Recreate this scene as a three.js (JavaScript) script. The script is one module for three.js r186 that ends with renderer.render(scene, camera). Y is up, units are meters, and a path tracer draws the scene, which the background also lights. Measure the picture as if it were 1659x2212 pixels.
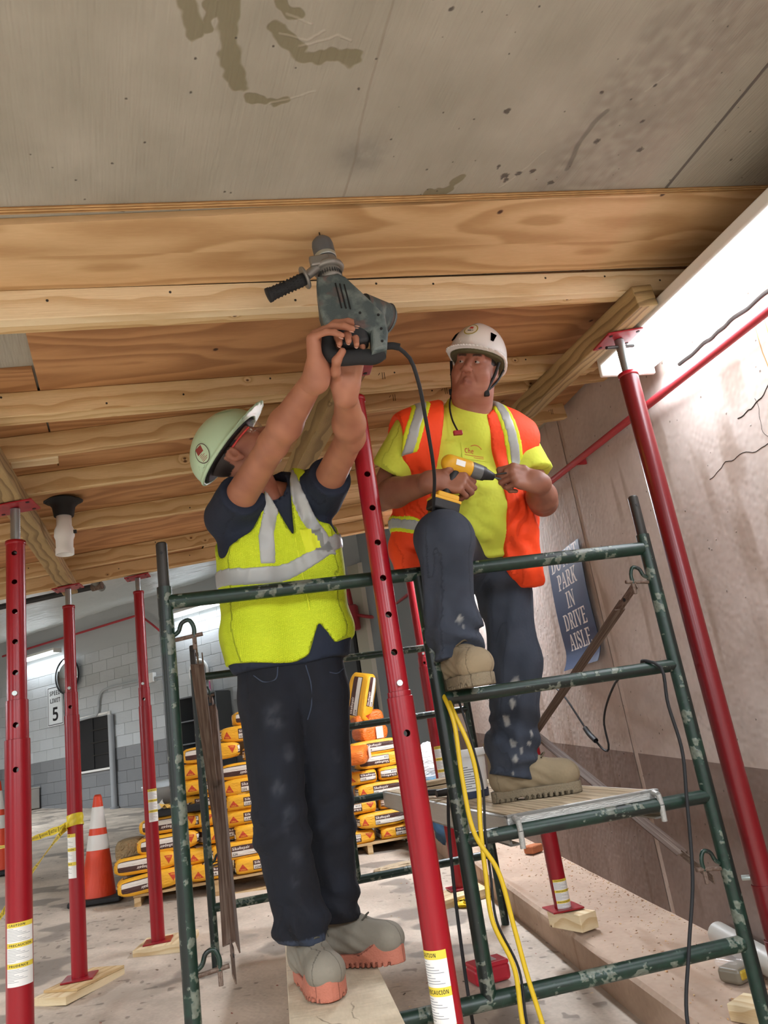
import * as THREE from 'three';
import { RectAreaLightUniformsLib } from 'three/addons/lights/RectAreaLightUniformsLib.js';
import { RoundedBoxGeometry } from 'three/addons/geometries/RoundedBoxGeometry.js';
import { mergeGeometries, mergeVertices, toCreasedNormals } from 'three/addons/utils/BufferGeometryUtils.js';
import { Brush, Evaluator, SUBTRACTION } from 'three-bvh-csg';

// ---------- camera, lights, exposure ----------
const scene = new THREE.Scene();
scene.background = new THREE.Color(0x050506);
const camera = new THREE.PerspectiveCamera(67.761, 1659 / 2212, 0.05, 80);
camera.position.set(0, 1.32, 0);
camera.rotation.order = 'YXZ';
camera.rotation.set(0.28974, -0.20139, -0.15447);
scene.add(camera);
const renderer = new THREE.WebGLRenderer({ antialias: true });
renderer.toneMapping = THREE.LinearToneMapping;
renderer.toneMappingExposure = 1.66;
renderer.shadowMap.enabled = true;
RectAreaLightUniformsLib.init();
const LAMP = 21;          // luminance of the fluorescent lenses

// ---------- helpers ----------
let seed = 7;
const rnd = () => { seed = (seed * 1664525 + 1013904223) >>> 0; return seed / 4294967296; };
const rr = (a, b) => a + (b - a) * rnd();
const V = (x, y, z) => new THREE.Vector3(x, y, z);
const taken = {};
function numbered(n) { if (!(n in taken)) { taken[n] = 0; return n; } taken[n]++; return n + '_' + String(taken[n]).padStart(3, '0'); }
function tag(o, label, category, group, kind) {
  o.userData.label = label; if (category) o.userData.category = category;
  if (group) o.userData.group = group; if (kind) o.userData.kind = kind; return o;
}
function thing(name, label, category, pos = [0, 0, 0], group, kind) {
  const o = new THREE.Group(); o.name = numbered(name); o.position.set(...pos); scene.add(o);
  return tag(o, label, category, group, kind);
}
function mesh(name, geo, m, parent) {
  const o = new THREE.Mesh(geo, m); o.name = parent ? name : numbered(name);
  o.castShadow = o.receiveShadow = true; (parent || scene).add(o); return o;
}
function struct(name, geo, m, label) { const o = mesh(name, geo, m); o.userData.kind = 'structure'; if (label) o.userData.label = label; return o; }
const T = (g, x, y, z) => g.translate(x, y, z);
// uv in metres by the dominant axis of each face, long: axis that carries the grain
function triUV(g, su = 1, sv = su, off = 0, long = null) {
  if (g.index) g = g.toNonIndexed();
  const p = g.attributes.position, uv = new Float32Array(p.count * 2), a = V(), b = V(), c = V(), n = V();
  for (let i = 0; i < p.count; i += 3) {
    a.fromBufferAttribute(p, i); b.fromBufferAttribute(p, i + 1); c.fromBufferAttribute(p, i + 2);
    n.copy(b).sub(a).cross(c.clone().sub(a));
    const ax = Math.abs(n.x), ay = Math.abs(n.y), az = Math.abs(n.z);
    let d = ax > ay && ax > az ? 0 : ay > az ? 1 : 2;
    let i0 = d === 0 ? 2 : 0, i1 = d === 1 ? 2 : 1;
    if (long === 1 && i1 === 1) { const t = i0; i0 = i1; i1 = t; }
    if (long === 2 && i1 === 2) { const t = i0; i0 = i1; i1 = t; }
    [a, b, c].forEach((q, k) => { const e = [q.x, q.y, q.z]; uv[(i + k) * 2] = e[i0] * su + off; uv[(i + k) * 2 + 1] = e[i1] * sv + off * 1.7; });
  }
  g.setAttribute('uv', new THREE.BufferAttribute(uv, 2));
  if (!g.attributes.normal) g.computeVertexNormals();
  return g;
}
const box = (w, h, d, x = 0, y = 0, z = 0) => T(new THREE.BoxGeometry(w, h, d), x, y, z);
const rbox = (w, h, d, r = .004, x = 0, y = 0, z = 0, s = 2) => T(new RoundedBoxGeometry(w, h, d, s, r), x, y, z);
function tube(pts, r, seg = 24, rad = 10, closed = false) {
  const c = new THREE.CatmullRomCurve3(pts.map(p => Array.isArray(p) ? V(...p) : p), closed, 'centripetal');
  return new THREE.TubeGeometry(c, seg, r, rad, closed);
}
// straight capped cylinder between two points
function rod(a, b, r, r2 = r, seg = 18) {
  const A = Array.isArray(a) ? V(...a) : a, B = Array.isArray(b) ? V(...b) : b, d = B.clone().sub(A), L = d.length();
  const g = new THREE.CylinderGeometry(r2, r, L, seg, 1);
  g.applyQuaternion(new THREE.Quaternion().setFromUnitVectors(V(0, 1, 0), d.normalize()));
  return T(g, (A.x + B.x) / 2, (A.y + B.y) / 2, (A.z + B.z) / 2);
}
const lathe = (pts, seg = 24) => new THREE.LatheGeometry(pts.map(p => new THREE.Vector2(p[0], p[1])), seg);
const mg = a => mergeGeometries(a.map(g => { g = g.index ? g.toNonIndexed() : g; for (const k of Object.keys(g.attributes)) if (!['position', 'normal', 'uv'].includes(k)) g.deleteAttribute(k); return g; }));

// floor of the ramp: rises away from the camera, falls towards the kerb
const floorY = (x, z) => { const t = Math.min(1, Math.max(0, (-z - 7) / 7.5)), g = .22 * t * t * (3 - 2 * t); return .064 - .0645 * z - .05 * Math.max(-5, x) - g; };
// plane of the plywood underside (u along the joists, v away, w up)
const CU = V(.977, .127, -.174).normalize(), CN = V(-.1204, .9916, .0464).normalize();
CU.addScaledVector(CN, -CU.dot(CN)).normalize();
const CV = CN.clone().cross(CU), CO = V(0, 2.49, 0);
const cp = (u, v, w = 0) => CO.clone().addScaledVector(CU, u).addScaledVector(CV, v).addScaledVector(CN, w);
function ceil(o, u, v, w, turn = 0) { // local x = u, y = up, z = towards camera
  const m = new THREE.Matrix4().makeBasis(CU, CN, CV.clone().negate());
  o.quaternion.setFromRotationMatrix(m).multiply(new THREE.Quaternion().setFromAxisAngle(V(0, 1, 0), turn));
  o.position.copy(cp(u, v, w)); return o;
}
const wallX = z => 1.72 - .01606 * z;      // inner face of the right-hand wall

// ---------- noise and textures ----------
const H = new Float32Array(65536); { let s = 12345; for (let i = 0; i < 65536; i++) { s = (s * 1664525 + 1013904223) >>> 0; H[i] = s / 4294967296; } }
const hash = (i, j) => { let h = Math.imul(i, 374761393) + Math.imul(j, 668265263) | 0; h = Math.imul(h ^ (h >>> 13), 1274126177); return H[(h ^ (h >>> 16)) & 65535]; };
function vn(x, y, px, py) { // periodic value noise
  const i = Math.floor(x), j = Math.floor(y), fx = x - i, fy = y - j, u = fx * fx * (3 - 2 * fx), v = fy * fy * (3 - 2 * fy);
  let i0 = i, i1 = i + 1, j0 = j, j1 = j + 1;
  if (px) { i0 = ((i0 % px) + px) % px; i1 = i0 + 1 === px ? 0 : i0 + 1; } if (py) { j0 = ((j0 % py) + py) % py; j1 = j0 + 1 === py ? 0 : j0 + 1; }
  return (hash(i0, j0) * (1 - u) + hash(i1, j0) * u) * (1 - v) + (hash(i0, j1) * (1 - u) + hash(i1, j1) * u) * v;
}
function fbm(x, y, px, py, o = 4) { let a = .5, s = 0, t = 0; for (let k = 0; k < o; k++) { s += a * vn(x, y, px, py); t += a; x *= 2; y *= 2; px *= 2; py *= 2; a *= .55; } return s / t; }
// bins of small marks so that a texel only tests its neighbours
function bins(list, x0, x1, y0, y1, nx, ny) {
  const b = Array.from({ length: nx * ny }, () => []), ci = x => Math.max(0, Math.min(nx - 1, Math.floor((x - x0) / (x1 - x0) * nx))), cj = y => Math.max(0, Math.min(ny - 1, Math.floor((y - y0) / (y1 - y0) * ny)));
  for (const m of list) for (let i = ci(m[0] - m[2] * 2); i <= ci(m[0] + m[2] * 2); i++) for (let j = cj(m[1] - m[2] * 2); j <= cj(m[1] + m[2] * 2); j++) b[j * nx + i].push(m);
  return (x, y) => b[cj(y) * nx + ci(x)];
}
const clamp = (x, a = 0, b = 1) => Math.min(b, Math.max(a, x));
const sst = (a, b, x) => { const t = clamp((x - a) / (b - a)); return t * t * (3 - 2 * t); };
const mix = (a, b, t) => a + (b - a) * t;
const mixc = (a, b, t) => [mix(a[0], b[0], t), mix(a[1], b[1], t), mix(a[2], b[2], t)];
const hex = h => [(h >> 16) & 255, (h >> 8) & 255, h & 255];
function tex(w, h, fn, color = true, rep = true) {
  const d = new Uint8Array(w * h * 4);
  for (let j = 0; j < h; j++) for (let i = 0; i < w; i++) {
    let c = fn((i + .5) / w, (j + .5) / h); if (typeof c === 'number') c = [c * 255, c * 255, c * 255];
    const k = (j * w + i) * 4; d[k] = clamp(c[0], 0, 255); d[k + 1] = clamp(c[1], 0, 255); d[k + 2] = clamp(c[2], 0, 255); d[k + 3] = 255;
  }
  const t = new THREE.DataTexture(d, w, h, THREE.RGBAFormat);
  t.magFilter = THREE.LinearFilter; t.minFilter = THREE.LinearMipmapLinearFilter; t.generateMipmaps = true;
  t.wrapS = t.wrapT = rep ? THREE.RepeatWrapping : THREE.ClampToEdgeWrapping;
  if (color) t.colorSpace = THREE.SRGBColorSpace; t.needsUpdate = true; return t;
}
function canv(w, h, draw) {
  const c = document.createElement('canvas'); c.width = w; c.height = h; draw(c.getContext('2d'), w, h);
  const t = new THREE.CanvasTexture(c); t.colorSpace = THREE.SRGBColorSpace; return t;
}
const std = (color, roughness = .7, o = {}) => new THREE.MeshStandardMaterial({ color, roughness, ...o });
// ---------- materials ----------
const M = {};
// pine boards: long grain along u
function woodTex(base, dark, rings, knots, seedv, ww = 768, hh = 192) {
  const ks = []; let s = seedv; const r2 = () => { s = (s * 1664525 + 1013904223) >>> 0; return s / 4294967296; };
  for (let k = 0; k < knots; k++) ks.push([r2(), r2(), .006 + .010 * r2()]);
  return tex(ww, hh, (u, v) => {
    let y = v * rings + 1.6 * fbm(u * 3 + seedv, v * 2, 3, 2, 3) + .6 * fbm(u * 9, v * 6 + seedv, 9, 6, 2);
    let kd = 0;
    for (const [kx, ky, kr] of ks) { let dx = Math.abs(u - kx); dx = Math.min(dx, 1 - dx) * ww / hh; let dy = Math.abs(v - ky); dy = Math.min(dy, 1 - dy); const d = Math.hypot(dx * .7, dy * .9); y += 1.1 * Math.exp(-d * d / (kr * kr * 22)); kd = Math.max(kd, 1 - sst(kr * .8, kr * 1.9, d)); }
    const f = y - Math.floor(y), g = sst(.35, .95, f) * (1 - sst(.95, 1, f));
    const fine = vn(u * 90, v * 300, 90, 300);
    let c = mixc(hex(base), hex(dark), g * .55 + fine * .12 + .25 * (fbm(u * 4, v * 3, 4, 3, 3) - .5));
    return mixc(c, [70, 40, 22], kd * .8);
  });
}
const pineT = [woodTex(0xe6d3ac, 0xbf9c6a, 5, 3, 11), woodTex(0xd8bd8e, 0xab8450, 6, 4, 29), woodTex(0xd0b284, 0x9c7644, 4, 3, 53)];
const fineB = tex(256, 256, (u, v) => .5 * vn(u * 12, v * 120, 12, 120) + .5 * vn(u * 30, v * 200, 30, 200), false);
M.pine = pineT.map(t => std(0xffffff, .75, { map: t, bumpMap: fineB, bumpScale: .0006 }));
const treatT = woodTex(0xa48c60, 0x5e4a2c, 7, 3, 71);
M.treated = std(0xffffff, .8, { map: treatT, bumpMap: fineB, bumpScale: .0008 });
// fir plywood: broad rotary-cut figure
function plyTex(base, dark, sd) {
  return tex(768, 384, (u, v) => {
    let y = 5.5 * fbm(u * 2 + .1, v * 5 + sd, 2, 5, 2) + 2.4 * v + .7 * fbm(u * 6, v * 14, 6, 14, 2);
    const f = y - Math.floor(y), g = sst(.1, .8, f) * (1 - sst(.82, 1, f));
    const fine = vn(u * 70, v * 260, 70, 260), bl = fbm(u * 3, v * 3 + sd, 3, 3, 4);
    let c = mixc(hex(base), hex(dark), g * .6 + fine * .14 + (bl - .5) * .5);
    for (const [kx, ky] of [[.21, .3], [.63, .71], [.86, .2]]) { const d = Math.hypot((u - kx) * 2.2, v - ky); c = mixc(c, [58, 34, 20], (1 - sst(.006, .016, d)) * .9); }
    return c;
  });
}
M.ply = [std(0xffffff, .68, { map: plyTex(0xd2b184, 0xa98254, 1.3), bumpMap: fineB, bumpScale: .0006 }), std(0xffffff, .7, { map: plyTex(0xb98a5c, 0x8c5e38, 4.1), bumpMap: fineB, bumpScale: .0006 })];
M.plyEdge = std(0xffffff, .8, { map: tex(256, 64, (u, v) => { const l = Math.floor(v * 5), n = fbm(u * 30, v * 6 + l, 30, 6, 3); const c = l % 2 ? [214, 180, 126] : [168, 122, 70]; const cr = v * 5 - l < .12 ? .55 : 1; return c.map(q => q * cr * (.82 + .35 * n)); }) });

// soffit concrete: u -0.4..2.2, v 0.7..1.6 of the ceiling frame, repeated outside
const SU0 = -.4, SU1 = 2.2, SV0 = .7, SV1 = 1.6;
const segD = (x, y, a, b) => { const dx = b[0] - a[0], dy = b[1] - a[1], t = clamp(((x - a[0]) * dx + (y - a[1]) * dy) / (dx * dx + dy * dy)); return Math.hypot(x - a[0] - dx * t, y - a[1] - dy * t); };
const lineD = (x, y, L) => { if (!L.bb) L.bb = [Math.min(...L.map(p => p[0])) - .05, Math.max(...L.map(p => p[0])) + .05, Math.min(...L.map(p => p[1])) - .05, Math.max(...L.map(p => p[1])) + .05]; const B = L.bb; if (x < B[0] || x > B[1] || y < B[2] || y > B[3]) return 9; let d = 9; for (let i = 0; i + 1 < L.length; i++) d = Math.min(d, segD(x, y, L[i], L[i + 1])); return d; };
const olive = [[[.16, .9], [.19, 1.0], [.205, 1.035]], [[.225, .9], [.226, 1.03]], [[.24, .9], [.262, 1.03], [.278, 1.1], [.302, 1.15]], [[.33, 1.185], [.385, 1.18], [.40, 1.172]], [[.355, 1.02], [.41, 1.07], [.47, 1.06], [.53, 1.075]], [[.345, .97], [.38, .985]], [[.85, 1.465], [.895, 1.45], [.923, 1.40]]];
const oliveW = [.018, .012, .022, .012, .016, .011, .014];
const pits = [[1.048, 1.394, .012], [1.086, 1.384, .01], [1.124, 1.375, .009], [1.21, 1.418, .01], [1.415, 1.286, .011], [1.254, 1.262, .01], [1.345, 1.189, .007], [.935, 1.18, .009], [1.158, 1.11, .006], [.678, .943, .006], [1.294, 1.08, .005], [1.777, 1.314, .005], [1.06, 1.41, .008], [1.01, 1.36, .006], [.09, 1.52, .009]];
for (let i = 0; i < 150; i++) pits.push([rr(-.4, 2.2), rr(.7, 1.6), rr(.0012, .0032)]);
const pitsAt = bins(pits, SU0, SU1, SV0, SV1, 104, 36);
const gouge = [[1.228, 1.364], [1.215, 1.31], [1.203, 1.272], [1.203, 1.201], [1.211, 1.164]];
const ridge = [[.55, .7], [.554, .937], [.573, 1.126], [.589, 1.24], [.608, 1.339], [.62, 1.485], [.63, 1.6]], sjoint = [[1.54, .7], [1.578, .997], [1.635, 1.433], [1.66, 1.6]];
const scr = [[[.36, 1.03], [.41, 1.035], [.44, 1.012]], [[.4, 1.05], [.47, 1.02], [.5, 1.03]], [[.37, 1.19], [.43, 1.165], [.46, 1.155]], [[1.06, 1.44], [1.1, 1.36], [1.12, 1.30]], [[.36, .985], [.41, 1.0]], [[1.28, 1.10], [1.31, 1.05]]];
function soffit(u, v) {
  const x = mix(SU0, SU1, u), y = mix(SV0, SV1, v), wob = .012 * (fbm(x * 22, y * 22, 0, 0, 3) - .5);
  let ol = 0; olive.forEach((L, i) => { const d = lineD(x + wob * 1.6, y + wob * 2.2, L) + .03 * (vn(x * 60, y * 60) - .5) * .5; ol = Math.max(ol, 1 - sst(oliveW[i] * .75, oliveW[i] * 1.05, d)); });
  let pt = 0; for (const [a, b, r] of pitsAt(x, y)) { const dx = x - a, dy = y - b; if (Math.abs(dx) < r * 2 && Math.abs(dy) < r * 2) pt = Math.max(pt, 1 - sst(r * .5, r * 1.1, Math.hypot(dx, dy) + r * .7 * (vn(x * 240, y * 240) - .5))); }
  const gd = lineD(x + wob * .6, y, gouge), go = 1 - sst(.004, .010, gd), rd = Math.abs(lineD(x + wob * .3, y, ridge)), rg = 1 - sst(.001, .004, rd);
  const jd = lineD(x, y, sjoint), jt = 1 - sst(.004, .007, jd);
  let sc = 0; for (const L of scr) sc = Math.max(sc, 1 - sst(.001, .004, lineD(x + wob, y + wob, L)));
  return { x, y, ol, pt, go, rg, jt, sc };
}
const soH = new Float32Array(1536 * 540);
const soC = tex(1536, 540, (u, v) => {
  const s = soffit(u, v), st3 = vn(s.x * 420, s.y * 30), n = fbm(s.x * 6, s.y * 6, 0, 0, 4), st = vn(s.x * 260, s.y * 14), st2 = vn(s.x * 90, s.y * 7 + 3);
  let c = mixc([182, 177, 162], [162, 157, 142], clamp(.5 + (n - .5) * 1.5 + (st - .5) * .12 + (st2 - .5) * .1));
  const sm = Math.exp(-((s.x - .62) ** 2 + (s.y - 1.33) ** 2) / .003) * fbm(s.x * 30, s.y * 30, 0, 0, 3);
  c = mixc(c, [96, 94, 90], clamp(sm * .8)); const band = sst(.9, .5, vn(s.x * 3 + 2, 1.5)) * sst(.85, 1.25, s.x) * (1 - sst(1.35, 1.6, s.x)) * vn(s.x * 50, s.y * 50);
  c = mixc(c, [128, 120, 110], clamp(band * .55));
  c = mixc(c, [132, 125, 99], s.ol * (.75 + .25 * n)); c = mixc(c, [206, 198, 184], s.sc * .35); c = mixc(c, [70, 64, 58], clamp(s.pt * .75 + s.go * .35)); c = mixc(c, [98, 92, 86], s.jt * .9);
  soH[Math.floor(v * 540) * 1536 + Math.floor(u * 1536)] = clamp(.55 + .15 * (st - .5) + .1 * (st3 - .5) + .12 * (n - .5) - .22 * s.ol - .45 * s.pt - .35 * s.go + .2 * s.sc + .16 * s.rg - .4 * s.jt);
  return mixc(c, [120, 104, 88], s.rg * .25);
});
const soB = tex(1536, 540, (u, v) => soH[Math.floor(v * 540) * 1536 + Math.floor(u * 1536)], false);
for (const t of [soC, soB]) t.wrapS = t.wrapT = THREE.MirroredRepeatWrapping;
M.soffit = std(0xededed, .82, { map: soC, bumpMap: soB, bumpScale: .006 });

// cast wall with pits and hairline cracks (uv = metres / 3)
const wallCr = []; { let s = 99; const r2 = () => { s = (s * 1664525 + 1013904223) >>> 0; return s / 4294967296; }; for (let k = 0; k < 260; k++) wallCr.push([r2(), r2(), .0006 + .0013 * r2()]); }
const crAt = bins(wallCr, 0, 1, 0, 1, 64, 64);
const wT = (dark) => (u, v) => {
  const n = fbm(u * 8, v * 8, 8, 8, 5), f = vn(u * 160, v * 160, 160, 160), n2 = fbm(u * 3 + .3, v * 3, 3, 3, 3), stn = fbm(u * 26, v * 5, 26, 5, 3);
  let c = mixc([206, 192, 184], [178, 163, 154], clamp(.5 + (n - .5) * 1.6 + (f - .5) * .25 + (n2 - .5) * .8));
  c = mixc(c, [150, 128, 112], .5 * sst(.62, .8, stn));
  let p = 0; for (const [a, b, r] of crAt(u, v)) { const dx = Math.abs(u - a), dy = Math.abs(v - b); if (dx < .004 && dy < .004) p = Math.max(p, 1 - sst(r * .5, r, Math.hypot(dx, dy))); }
  return dark ? clamp(.6 + .5 * (n - .5) + .25 * (f - .5) - .5 * p) : mixc(c, [92, 80, 72], p * .8);
};
const wallT = tex(768, 768, wT(false)), wallB = tex(768, 768, wT(true), false);
M.wallR = std(0xffffff, .85, { map: wallT, bumpMap: wallB, bumpScale: .004 });
M.wallBand = std(0xb0a5a0, .8, { map: wallT, bumpMap: wallB, bumpScale: .004 });
M.kerb = std(0xf6e8d6, .9, { map: wallT, bumpMap: wallB, bumpScale: .006 });
const floorT = tex(768, 768, (u, v) => {
  const n = fbm(u * 7, v * 7, 7, 7, 5), f = vn(u * 220, v * 220, 220, 220), w = fbm(u * 14 + 3, v * 4, 14, 4, 3), sp = vn(u * 60, v * 60, 60, 60);
  let c = mixc([214, 199, 182], [172, 159, 144], clamp(.5 + (n - .5) * 1.9 + (f - .5) * .3 + (w - .5) * .4));
  c = mixc(c, [96, 86, 76], .5 * sst(.80, .9, sp) * sst(.45, .6, n)); return mixc(c, [112, 104, 96], .6 * sst(.66, .72, fbm(u * 5 + 2, v * 5 + 4, 5, 5, 3)));
});
M.floor = std(0xffffff, .72, { map: floorT, bumpMap: wallB, bumpScale: .003 });
const paintB = tex(256, 256, (u, v) => .6 * fbm(u * 20, v * 20, 20, 20, 3) + .4 * vn(u * 90, v * 90, 90, 90), false);
M.block = [0xbdc1c3, 0xb7bbbc, 0xc2c6c8].map(c => std(c, .6, { bumpMap: paintB, bumpScale: .003 }));
M.blockD = [0x7f8183, 0x7a7c7e, 0x848688].map(c => std(c, .6, { bumpMap: paintB, bumpScale: .003 }));
M.mortar = std(0x8f9496, .8); M.whitePaint = std(0xd8d6d0, .6, { bumpMap: paintB, bumpScale: .002 });
const foilB = tex(384, 384, (u, v) => { const a = fbm(u * 5, v * 9, 5, 9, 5), r = Math.abs(fbm(u * 9 + 2, v * 14, 9, 14, 4) - .5) * 2; return clamp(.5 * a + .6 * (1 - r) - .1); }, false);
M.foil = std(0xe4eae8, .32, { bumpMap: foilB, bumpScale: .03, metalness: .15 });
M.red = std(0x98101f, .32, {}); M.redD = std(0xa81420, .3);
M.red.map = tex(256, 256, (u, v) => { const n = fbm(u * 10, v * 6, 10, 6, 4), sc = vn(u * 120, v * 16, 120, 16); return mixc([255, 250, 250], [196, 190, 190], clamp((n - .45) * 1.6 + .25 * sst(.8, .95, sc))); });
M.redDark = M.red.clone(); M.redDark.color.set(0x6c1016); M.redPipe = std(0xb03038, .5); M.galv = std(0x9aa0a0, .38, { metalness: .85 }); M.steelD = std(0x3a3835, .5, { metalness: .6 });  // includes a darker copy of the red for the shore beside the wall
M.zinc = std(0xb9c4c0, .35, { metalness: .7 }); M.black = std(0x0c0c0d, .6); M.rubber = std(0x17181a, .7); M.white = std(0xe9e9e6, .5);
// scaffold green with concrete splatter
const grT = tex(384, 384, (u, v) => { const n = fbm(u * 16, v * 22, 16, 22, 5), m = fbm(u * 3 + 5, v * 3, 3, 3, 3), k = clamp(sst(.63, .70, n * .72 + m * .42)); let c = mixc([11, 36, 27], [18, 48, 36], vn(u * 40, v * 40, 40, 40)); c = mixc(c, [16, 20, 18], sst(.55, .7, fbm(u * 6 + 8, v * 3, 6, 3, 3)) * .75); return mixc(c, mixc([132, 134, 120], [100, 100, 88], vn(u * 70, v * 70, 70, 70)), k * .8); });
const grT2 = tex(384, 384, (u, v) => { const n = fbm(u * 16, v * 22, 16, 22, 5), m = fbm(u * 3 + 5, v * 3, 3, 3, 3); return .5 + .3 * sst(.63, .70, n * .72 + m * .42); }, false);
M.green = std(0xffffff, .42, { map: grT, bumpMap: grT2, bumpScale: .002 });
M.rust = std(0xffffff, .7, { map: tex(256, 256, (u, v) => { const n = fbm(u * 12, v * 12, 12, 12, 5); return mixc([86, 66, 54], [120, 104, 92], clamp((n - .5) * 3 + .4)); }), metalness: .25 });
M.alu = std(0xb5b4ae, .45, { metalness: .6, bumpMap: paintB, bumpScale: .002 });
M.deck = std(0xffffff, .9, { map: woodTex(0xc0ad8e, 0x84725a, 9, 2, 131), bumpMap: fineB, bumpScale: .002 });
M.plank = std(0xffffff, .85, { map: tex(256, 512, (u, v) => { const n = fbm(u * 6, v * 10, 6, 10, 5), f = vn(u * 200, v * 60, 200, 60); let c = mixc([216, 200, 172], [182, 166, 140], clamp(.45 + (n - .5) * 1.8 + (f - .5) * .25)); const cr = Math.abs(fbm(u * 3 + .7, v * 4, 3, 4, 4) - .5); return mixc(c, [96, 82, 64], (1 - sst(.002, .005, cr)) * .6 * sst(.5, .62, fbm(u * 4 + 9, v * 5, 4, 5, 2))); }), bumpMap: fineB, bumpScale: .001 });
// ---------- structure: ramp floor, kerb, walls, soffit ----------
{
  const nx = 60, nz = 110, g = new THREE.PlaneGeometry(1, 1, nx, nz), p = g.attributes.position, uv = g.attributes.uv;
  for (let i = 0; i < p.count; i++) { const x = mix(-9, 2.6, p.getX(i) + .5), z = mix(4, -20, p.getY(i) + .5); p.setXYZ(i, x, floorY(x, z) + .006 * (fbm(x * .9 + 40, z * .9 + 40, 0, 0, 3) - .5), z); uv.setXY(i, x / 2.2, z / 2.2); }
  g.computeVertexNormals(); struct('floor', g, M.floor, 'dusty concrete ramp floor rising towards the back');
  const sub = new THREE.PlaneGeometry(1, 1, 4, 4), q = sub.attributes.position;
  for (let i = 0; i < q.count; i++) { const x = mix(-9, 2.6, q.getX(i) + .5), z = mix(4, -20, q.getY(i) + .5); q.setXYZ(i, x, floorY(x, z) - .45, z); }
  struct('floor', sub, M.floor, 'underside of the concrete ramp slab');
}
{ // kerb walk along the right-hand wall
  const n = 70, pos = [], idx = [], prof = [[1.30, -.02], [1.29, .135], [1.305, .15], [1.33, .152], [1.95, .155]];
  const kx = z => -.0135 * (z + 3.1);
  for (let i = 0; i <= n; i++) { const z = mix(3.5, -11.2, i / n); prof.forEach(([x, y], k) => { const X = x + kx(z) + (k < 3 ? .006 * (vn(i * 1.7, k) - .5) : 0); pos.push(X, floorY(1.3, z) + y + (k > 2 ? .006 * (vn(i * .8, 9 + k) - .5) : 0), z); }); }
  for (let i = 0; i < n; i++) for (let k = 0; k < 4; k++) { const a = i * 5 + k; idx.push(a, a + 5, a + 1, a + 1, a + 5, a + 6); }
  const g = new THREE.BufferGeometry(); g.setAttribute('position', new THREE.Float32BufferAttribute(pos, 3)); g.setIndex(idx); g.computeVertexNormals();
  struct('kerb', triUV(toCreasedNormals(g, .6), .4), M.kerb, 'raised concrete kerb walk along the pinkish wall');
}
// right-hand wall, its grey dado is paint on the lower part
{
  const band = z => floorY(1.3, z) + .86, parts = { up: [], lo: [] };
  const add = (z0, z1, arr, y0, y1) => { const x0 = wallX(z0), x1 = wallX(z1); arr.push([x0, y0(z0), z0, x1, y0(z1), z1, x1, y1(z1), z1, x0, y0(z0), z0, x1, y1(z1), z1, x0, y1(z0), z0]); };
  const zj = -3.615, w = .022, zs = [4, 0, -2, zj + w, zj - w, -5, -7, -9, -11.05];
  for (let i = 0; i + 1 < zs.length; i++) { if (zs[i] === zj + w) continue; add(zs[i], zs[i + 1], parts.up, band, () => 5.2); add(zs[i], zs[i + 1], parts.lo, () => -.4, band); }
  const mk = a => { const g = new THREE.BufferGeometry(); g.setAttribute('position', new THREE.Float32BufferAttribute(a.flat(), 3)); g.computeVertexNormals(); return triUV(g, 1 / 2.6); };
  const wr = struct('wall_right', mk(parts.up), M.wallR, 'pinkish cast concrete wall with cracks and drips'); 
  mesh('dado', mk(parts.lo), M.wallBand, wr).userData.label = 'grey painted lower band of the wall';
  const x = wallX(zj);
  mesh('control_joint', triUV(box(.02, 5.6, .05, x + .013, 2.4, zj), .5), M.wallR, wr).userData.label = 'recessed vertical joint filled with grey sealant';
  mesh('wall_core', box(.3, 5.8, 15.2, 2.1, 2.3, -3.6), M.mortar, wr).rotation.y = .01606;
  // ragged shadow gap and crack lines chipped into the wall near its head
  const crackM = std(0x2c2622, .95), gapPts = []; for (let i = 0; i <= 26; i++) { const z = mix(-1.3, -2.45, i / 26); gapPts.push([wallX(z) - .001, 2.515 - .0645 * (z + 1.885) + .012 * (vn(i * .9, 3) - .5), z]); }
  mesh('crack', tube(gapPts, .008, 60, 5), crackM, wr);
  const crk = (pts, r) => { const a = []; for (let i = 0; i + 1 < pts.length; i++) for (let k = 0; k < 5; k++) { const t = k / 5, z = mix(pts[i][0], pts[i + 1][0], t), y = mix(pts[i][1], pts[i + 1][1], t); a.push([wallX(z) + .0005, y + .018 * (hash(i * 7 + k, 5) - .5), z + .018 * (hash(i * 9 + k, 8) - .5)]); } mesh('crack', tube(a, r, a.length * 2, 4), crackM, wr); };
  crk([[-1.75, 2.28], [-1.95, 2.26], [-2.1, 2.22], [-2.25, 2.20]], .0028); crk([[-1.95, 2.1], [-2.15, 2.07], [-2.35, 2.10], [-2.5, 2.06]], .002); crk([[-2.1, 2.24], [-2.12, 2.12], [-2.05, 2.02]], .0015);
  // rust-coloured drips under the wall head
  const drip = std(0xa9814a, .8); for (let i = 0; i < 7; i++) { const z = -1.55 - i * .075 - .03 * hash(i, 2), y0 = 2.5 - .0645 * (z + 1.885), L = .25 + .35 * hash(i, 4), a = []; for (let k = 0; k <= 6; k++) a.push([wallX(z) + .0022, y0 - L * k / 6, z + .015 * (hash(i, k + 20) - .5)]); mesh('rust_drip', tube(a, .0034, 12, 5), drip, wr); }
}
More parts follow.
